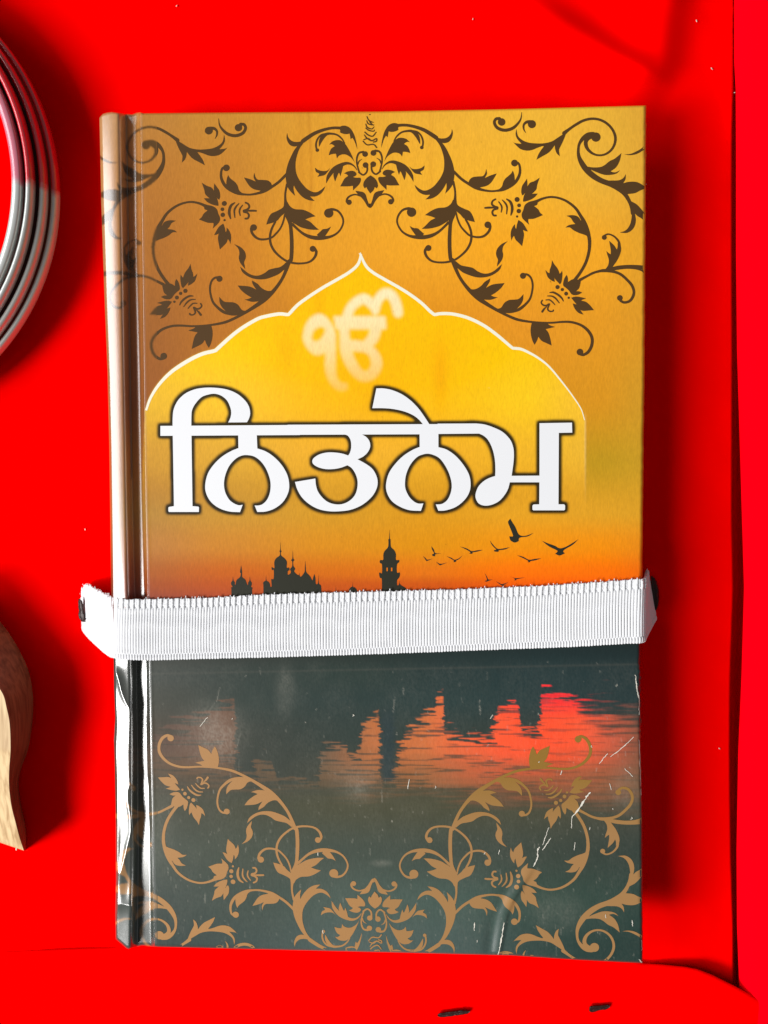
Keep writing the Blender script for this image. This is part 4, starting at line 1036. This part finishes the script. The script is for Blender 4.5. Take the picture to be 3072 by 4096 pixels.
fr_top = (0.00016*np.abs(np.sin(math.pi*u/2))+0.00030*vnoise(u*0.9, u*0, 21)+0.00016*vnoise(u*2.3, u*0, 25)-0.00025)
fr_bot = 0.00010*np.abs(np.sin(math.pi*u))+0.00010*vnoise(u*1.3, u*0, 31)
wv = np.linalg.norm(acr, axis=1)
V3 = At[:, None, :]+acr[:, None, :]*v[None, :, None]+nrm[:, None, :]*H[:, :, None]
dirv = acr/wv[:, None]
wt = np.clip(1-v/0.12, 0, 1)**1.5; wb = np.clip((v-0.93)/0.07, 0, 1)
V3 = V3-dirv[:, None, :]*(fr_top[:, None]*wt[None, :])[..., None]+dirv[:, None, :]*(fr_bot[:, None]*wb[None, :])[..., None]
# back side
under = (At[:, None, :]+acr[:, None, :]*v[None, ::6, None]-nrm[:, None, :]*0.00030)[:, ::-1]
VV = np.concatenate([V3, under], 1)
Fb = grid_faces(VV.shape[0], VV.shape[1], wrap=True)
sb = W(330, 2440, 0.0)
strap = thing('elastic_strap', 'white ribbed elastic strap stretched across the book and tucked into cloth slits', 'strap', tuple(sb))
link_mesh('ribbed_band', VV, Fb, M_BAND, strap)
# frayed loops of thread along the upper edge
lv, lf = [], []
rg = np.random.default_rng(3)
for k in range(3, NRIB-2):
    i = int((k+0.5)*SUB); n_l = 2 if k < 40 else int(rg.random() < 0.75)
    for q in range(n_l):
        ii = min(len(s)-1, max(0, i+int(rg.integers(-4, 5))))
        base = V3[ii, 0]+nrm[ii]*rg.uniform(-0.0002, 0.0002)-dirv[ii]*rg.uniform(-0.0003, 0.0003)
        r1 = rg.uniform(0.00009, 0.00016); b0 = len(lv)
        tn = tang[ii]/np.linalg.norm(tang[ii])
        for a in range(4):
            for b in range(6):
                th = math.pi*(a+0.5)/4; ph = 2*math.pi*b/6+rg.uniform(-.3, .3)
                rr = r1*rg.uniform(0.75, 1.25)
                lv.append(base+rr*(math.sin(th)*math.cos(ph)*tn*1.1+math.sin(th)*math.sin(ph)*nrm[ii]+math.cos(th)*dirv[ii]*1.5))
        for a in range(3):
            for b in range(6): lf.append((b0+a*6+b, b0+a*6+(b+1) % 6, b0+(a+1)*6+(b+1) % 6, b0+(a+1)*6+b))
        lf.append(tuple(b0+b for b in range(5, -1, -1))) if False else lf.append((b0, b0+1, b0+2, b0+3)); lf.append((b0, b0+3, b0+4, b0+5))
        lf.append((b0+21, b0+20, b0+19, b0+18)); lf.append((b0+18, b0+23, b0+22, b0+21))
fray = link_mesh('frayed_edge', np.array(lv), np.array(lf), M_BAND, strap)
fray['kind'] = 'stuff'

# ------------------------------------------------------------------ ribbed steel ring at the left edge
def steel_material():
    m, nt, b = new_mat('red_reflection_steel')
    tc = nt.nodes.new('ShaderNodeTexCoord'); sp = nt.nodes.new('ShaderNodeSeparateXYZ')
    nz = nt.nodes.new('ShaderNodeTexNoise'); nz.inputs['Scale'].default_value = 420; nz.inputs['Detail'].default_value = 6
    nz2 = nt.nodes.new('ShaderNodeTexNoise'); nz2.inputs['Scale'].default_value = 2600; nz2.inputs['Detail'].default_value = 2
    nt.links.new(tc.outputs['Object'], sp.inputs[0])
    nt.links.new(tc.outputs['Object'], nz.inputs['Vector']); nt.links.new(tc.outputs['Object'], nz2.inputs['Vector'])
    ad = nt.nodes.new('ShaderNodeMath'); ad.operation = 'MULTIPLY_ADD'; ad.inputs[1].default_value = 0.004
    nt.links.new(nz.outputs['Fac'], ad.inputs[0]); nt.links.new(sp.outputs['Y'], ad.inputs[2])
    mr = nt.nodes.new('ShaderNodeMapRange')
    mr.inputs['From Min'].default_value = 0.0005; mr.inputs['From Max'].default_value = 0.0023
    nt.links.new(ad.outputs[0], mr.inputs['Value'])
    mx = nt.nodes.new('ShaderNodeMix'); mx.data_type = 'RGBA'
    mx.inputs['A'].default_value = (0.60, 0.61, 0.58, 1); mx.inputs['B'].default_value = (0.60, 0.010, 0.022, 1)  # upper part: red reflection put into the base colour, with a noisy edge
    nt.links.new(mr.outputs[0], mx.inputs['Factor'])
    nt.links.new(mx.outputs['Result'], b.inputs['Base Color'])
    inv = nt.nodes.new('ShaderNodeMath'); inv.operation = 'SUBTRACT'; inv.inputs[0].default_value = 1.0
    sc_ = nt.nodes.new('ShaderNodeMath'); sc_.operation = 'MULTIPLY'; sc_.inputs[1].default_value = 0.40
    nt.links.new(mr.outputs[0], inv.inputs[1]); nt.links.new(inv.outputs[0], sc_.inputs[0]); nt.links.new(sc_.outputs[0], b.inputs['Metallic'])
    b.inputs['Roughness'].default_value = 0.36; b.inputs['Coat Weight'].default_value = 0.8; b.inputs['Coat Roughness'].default_value = 0.12; b.inputs['Coat IOR'].default_value = 1.8
    bp = nt.nodes.new('ShaderNodeBump'); bp.inputs['Strength'].default_value = 0.2; bp.inputs['Distance'].default_value = 0.00004
    nt.links.new(nz2.outputs['Fac'], bp.inputs['Height']); nt.links.new(bp.outputs[0], b.inputs['Normal'])
    return m, mx
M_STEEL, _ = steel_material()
M_RIM, _mx = steel_material(); M_RIM.name = 'pink_reflection_rim'; _mx.inputs['B'].default_value = (0.60, 0.16, 0.22, 1)  # rim carries the same painted reflection, pinker
M_GROOVE = simple('dark_groove_steel', (0.09, 0.06, 0.05), 0.5, 0.4, 0.3)

LIFT = 0.007
RZ = 0.0105+LIFT
axis_low = W(-664, 787, 0.0025+LIFT)
ring = thing('steel_ring', 'ribbed steel ring, upper part tinted with a painted red reflection, cut off by the left edge', 'steel ring', (axis_low[0], axis_low[1], 0.0))
def rad(px_, z_, py_=758):
    p = W(px_, py_, z_); return math.hypot(p[0]-axis_low[0], p[1]-axis_low[1])
def lathe(name, prof, mat, closed=True, n=360):
    prof = np.array(prof); m = len(prof)
    a = np.arange(n)*2*math.pi/n
    P = np.stack([axis_low[0]+prof[None, :, 0]*np.cos(a)[:, None], axis_low[1]+prof[None, :, 0]*np.sin(a)[:, None], np.repeat(prof[None, :, 1], n, 0)], -1)
    i = np.arange(n)[:, None]; k = np.arange(m if closed else m-1)[None, :]
    f = np.stack(np.broadcast_arrays(i*m+k, ((i+1) % n)*m+k, ((i+1) % n)*m+(k+1) % m, i*m+(k+1) % m), -1).reshape(-1, 4)
    return link_mesh(name, P, f, mat, ring)
def bead(r0, r1, zc, hh):
    c = (r0+r1)/2; w = (r1-r0)/2
    return [(c+w*math.copysign(abs(math.cos(q))**0.8, math.cos(q)), zc+hh*math.copysign(abs(math.sin(q))**0.8, math.sin(q))) for q in np.linspace(0, 2*math.pi, 20, endpoint=False)]
ra, rb = rad(42, RZ), rad(78, RZ)
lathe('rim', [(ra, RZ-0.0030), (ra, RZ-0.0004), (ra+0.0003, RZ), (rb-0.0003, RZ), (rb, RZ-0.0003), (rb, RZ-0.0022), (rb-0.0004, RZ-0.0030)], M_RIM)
for (p0, p1, zc) in ((109, 136, 0.0082), (163, 188, 0.0056), (210, 235, 0.0028)):
    zc += LIFT
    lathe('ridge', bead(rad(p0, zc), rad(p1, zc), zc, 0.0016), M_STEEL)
lathe('groove_wall', [(ra+0.0002, RZ-0.0032), (rad(86, 0.006+LIFT), 0.0060+LIFT), (rad(112, 0.005+LIFT), 0.0050+LIFT), (rad(164, 0.003+LIFT), 0.0026+LIFT), (rad(206, 0.001+LIFT), 0.0010+LIFT), (rad(222, LIFT), LIFT), (rad(222, LIFT)-0.006, 0.0004), (ra+0.0002, 0.0004)], M_GROOVE)

# ------------------------------------------------------------------ carved wooden piece at the lower left
def wood_material():
    m, nt, b = new_mat('pale_wood')
    tc = nt.nodes.new('ShaderNodeTexCoord'); mp = nt.nodes.new('ShaderNodeMapping')
    mp.inputs['Rotation'].default_value = (0, 0, math.radians(-14)); mp.inputs['Scale'].default_value = (1, 0.07, 1)
    nz = nt.nodes.new('ShaderNodeTexNoise'); nz.inputs['Scale'].default_value = 900; nz.inputs['Detail'].default_value = 5; nz.inputs['Distortion'].default_value = 0.5
    rp = nt.nodes.new('ShaderNodeValToRGB')
    e = rp.color_ramp.elements
    e[0].position = 0.28; e[0].color = (0.42, 0.24, 0.10, 1); e[1].position = 0.62; e[1].color = (0.78, 0.56, 0.30, 1)
    nt.links.new(tc.outputs['Object'], mp.inputs[0]); nt.links.new(mp.outputs[0], nz.inputs['Vector'])
    nt.links.new(nz.outputs['Fac'], rp.inputs[0]); nt.links.new(rp.outputs[0], b.inputs['Base Color'])
    bp = nt.nodes.new('ShaderNodeBump'); bp.inputs['Strength'].default_value = 0.25; bp.inputs['Distance'].default_value = 0.00012
    nt.links.new(nz.outputs['Fac'], bp.inputs['Height']); nt.links.new(bp.outputs[0], b.inputs['Normal'])
    b.inputs['Roughness'].default_value = 0.5; b.inputs['Specular IOR Level'].default_value = 0.3
    return m
M_WOOD = wood_material()
TOPY = [2380, 2480, 2560, 2640, 2700, 2770, 2830, 2900, 3000, 3070, 3140, 3220, 3290, 3350, 3402]
TOPX = [-330, -230, -165, -95, -45, 8, 26, 39, 42, 37, 36, 45, 62, 78, 95]
MIDX = [-110, -5, 54, 97, 119, 131, 133, 129, 112, 86, 72, 82, 98, 104, 99]
BASX = [-140, -40, 20, 66, 92, 108, 112, 110, 98, 84, 74, 84, 99, 105, 98]
tt = np.linspace(0, 1, 90)
def dens(a): return catmull(np.stack([np.array(a, float), np.array(TOPY, float)], 1), 6, False)
Tp, Mp, Bp = dens(TOPX), dens(MIDX), dens(BASX)
ZT = 0.0165
zt = np.full(len(Tp), ZT); zm = np.interp(Mp[:, 1], [2380, 2900, 3150, 3402], [0.0036, 0.0036, 0.0032, 0.0025]); zb = np.full(len(Bp), 0.0004)
zt = np.interp(Tp[:, 1], [2380, 3000, 3402], [ZT, ZT, 0.0110])
rows = []
ctop, cmid, cbas = W(Tp[:, 0], Tp[:, 1], zt), W(Mp[:, 0], Mp[:, 1], zm), W(Bp[:, 0], Bp[:, 1], zb)
far_t = W(np.full(len(Tp), -700.0), Tp[:, 1]*0.55+2900*0.45-40, zt); far_b = far_t.copy(); far_b[:, 2] = 0.0004
rows.append(far_b); rows.append(far_t)
rows += [far_t*(1-q)+ctop*q for q in (0.3, 0.6, 0.8, 0.9, 0.96, 0.985)]
rows.append(ctop); KSH = len(rows); rows.append(ctop)
for q in np.linspace(0.04, 1, 9): # sides bulge outwards
    b = ctop*(1-q)+cmid*q; rows.append(b+np.stack([np.full(len(b), 0.0004*math.sin(math.pi*q)), np.zeros(len(b)), np.zeros(len(b))], 1))
for q in np.linspace(0.2, 1, 5): rows.append(cmid*(1-q)+cbas*q)
G = np.stack(rows, 0)
nr0, nc0 = G.shape[:2]
Vw = G.reshape(-1, 3); Fw = [tuple(f) for f in grid_faces(nr0, nc0)[:, ::-1] if not (f[0]//nc0 == KSH-1)]
idx = np.arange(nr0*nc0).reshape(nr0, nc0)
Fw.append(tuple(int(i) for i in idx[:, 0])); Fw.append(tuple(int(i) for i in idx[::-1, -1]))
wood = link_mesh('wooden_piece', Vw, Fw, M_WOOD, origin=(ctop[-1][0]-0.01, ctop[-1][1]+0.02, 0))
M_WOOD2 = wood_material(); M_WOOD2.name = 'brown_shaded_wood'  # darker copy of the wood: shade of the side put into its brown
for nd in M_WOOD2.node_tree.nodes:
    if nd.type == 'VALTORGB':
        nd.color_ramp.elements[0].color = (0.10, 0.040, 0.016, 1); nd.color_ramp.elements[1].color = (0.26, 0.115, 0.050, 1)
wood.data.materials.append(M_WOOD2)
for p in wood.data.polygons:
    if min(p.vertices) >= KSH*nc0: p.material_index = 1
for p in wood.data.polygons[-2:]: p.use_smooth = False
tag(wood, 'wooden piece with pale cut top and brown bulging side darkened for shade, cut off by the left edge', 'wooden piece')

# ------------------------------------------------------------------ bits of lint on the cloth
LINT = [(697, 4, 7, 'tiny pale lint speck at the top edge above the upper left of the book'),
        (1894, 57, 5, 'lone pale lint speck between the book and the top edge'),
        (2795, 69, 8, 'uppermost of the two pale lint specks near the top right fold'),
        (2858, 258, 11, 'pale lint shred right of the bend in the top right fold'),
        (2941, 368, 10, 'pale lint shred lying on the edge of the crimson right flap'),
        (2592, 726, 8, 'white lint speck against the upper right side of the book'),
        (2903, 3016, 9, 'pale lint shred between the lower book and the dark gap'),
        (52, 3408, 8, 'pale lint crumb at the foot of the wooden piece'),
        (327, 2119, 6, 'pale lint speck left of the spine just above the strap')]
rg = np.random.default_rng(12)
for x, y, r, lab in LINT:
    vs = []
    n1_, n2_ = 5, 7
    ang = rg.uniform(0, 3.1)
    for a in range(n1_):
        for b in range(n2_):
            th = math.pi*(a+0.3)/(n1_-0.4); ph = 2*math.pi*b/n2_
            q = 0.75*r*rg.uniform(0.55, 1.15)
            dx_, dy_ = q*math.sin(th)*math.cos(ph)*0.55, q*math.sin(th)*math.sin(ph)*1.15
            X_, Y_ = x+dx_*math.cos(ang)-dy_*math.sin(ang)*0.6, y+dx_*math.sin(ang)*0.6+dy_*math.cos(ang)
            vs.append(W(X_, Y_, 0.0022+q*math.cos(th)*0.00003))
    vs = np.array(vs); z0 = {4: 0.0026}.get(0, 0)
    vs[:, 2] = vs[:, 2]-vs[:, 2].min()+(0.0017 if x > 2935 else 0.0002+float(cloth_z(np.array([float(x)]), np.array([float(y)]))[0]))
    F = [tuple(f) for f in grid_faces(n1_, n2_, wrap=True)]+[tuple(range(n2_-1, -1, -1)), tuple(range((n1_-1)*n2_, n1_*n2_))]
    o = link_mesh('lint_speck', vs, F, M_LINT, origin=(vs[:, 0].mean(), vs[:, 1].mean(), vs[:, 2].min()))
    tag(o, lab, 'lint', 'lint specks on the red cloth')
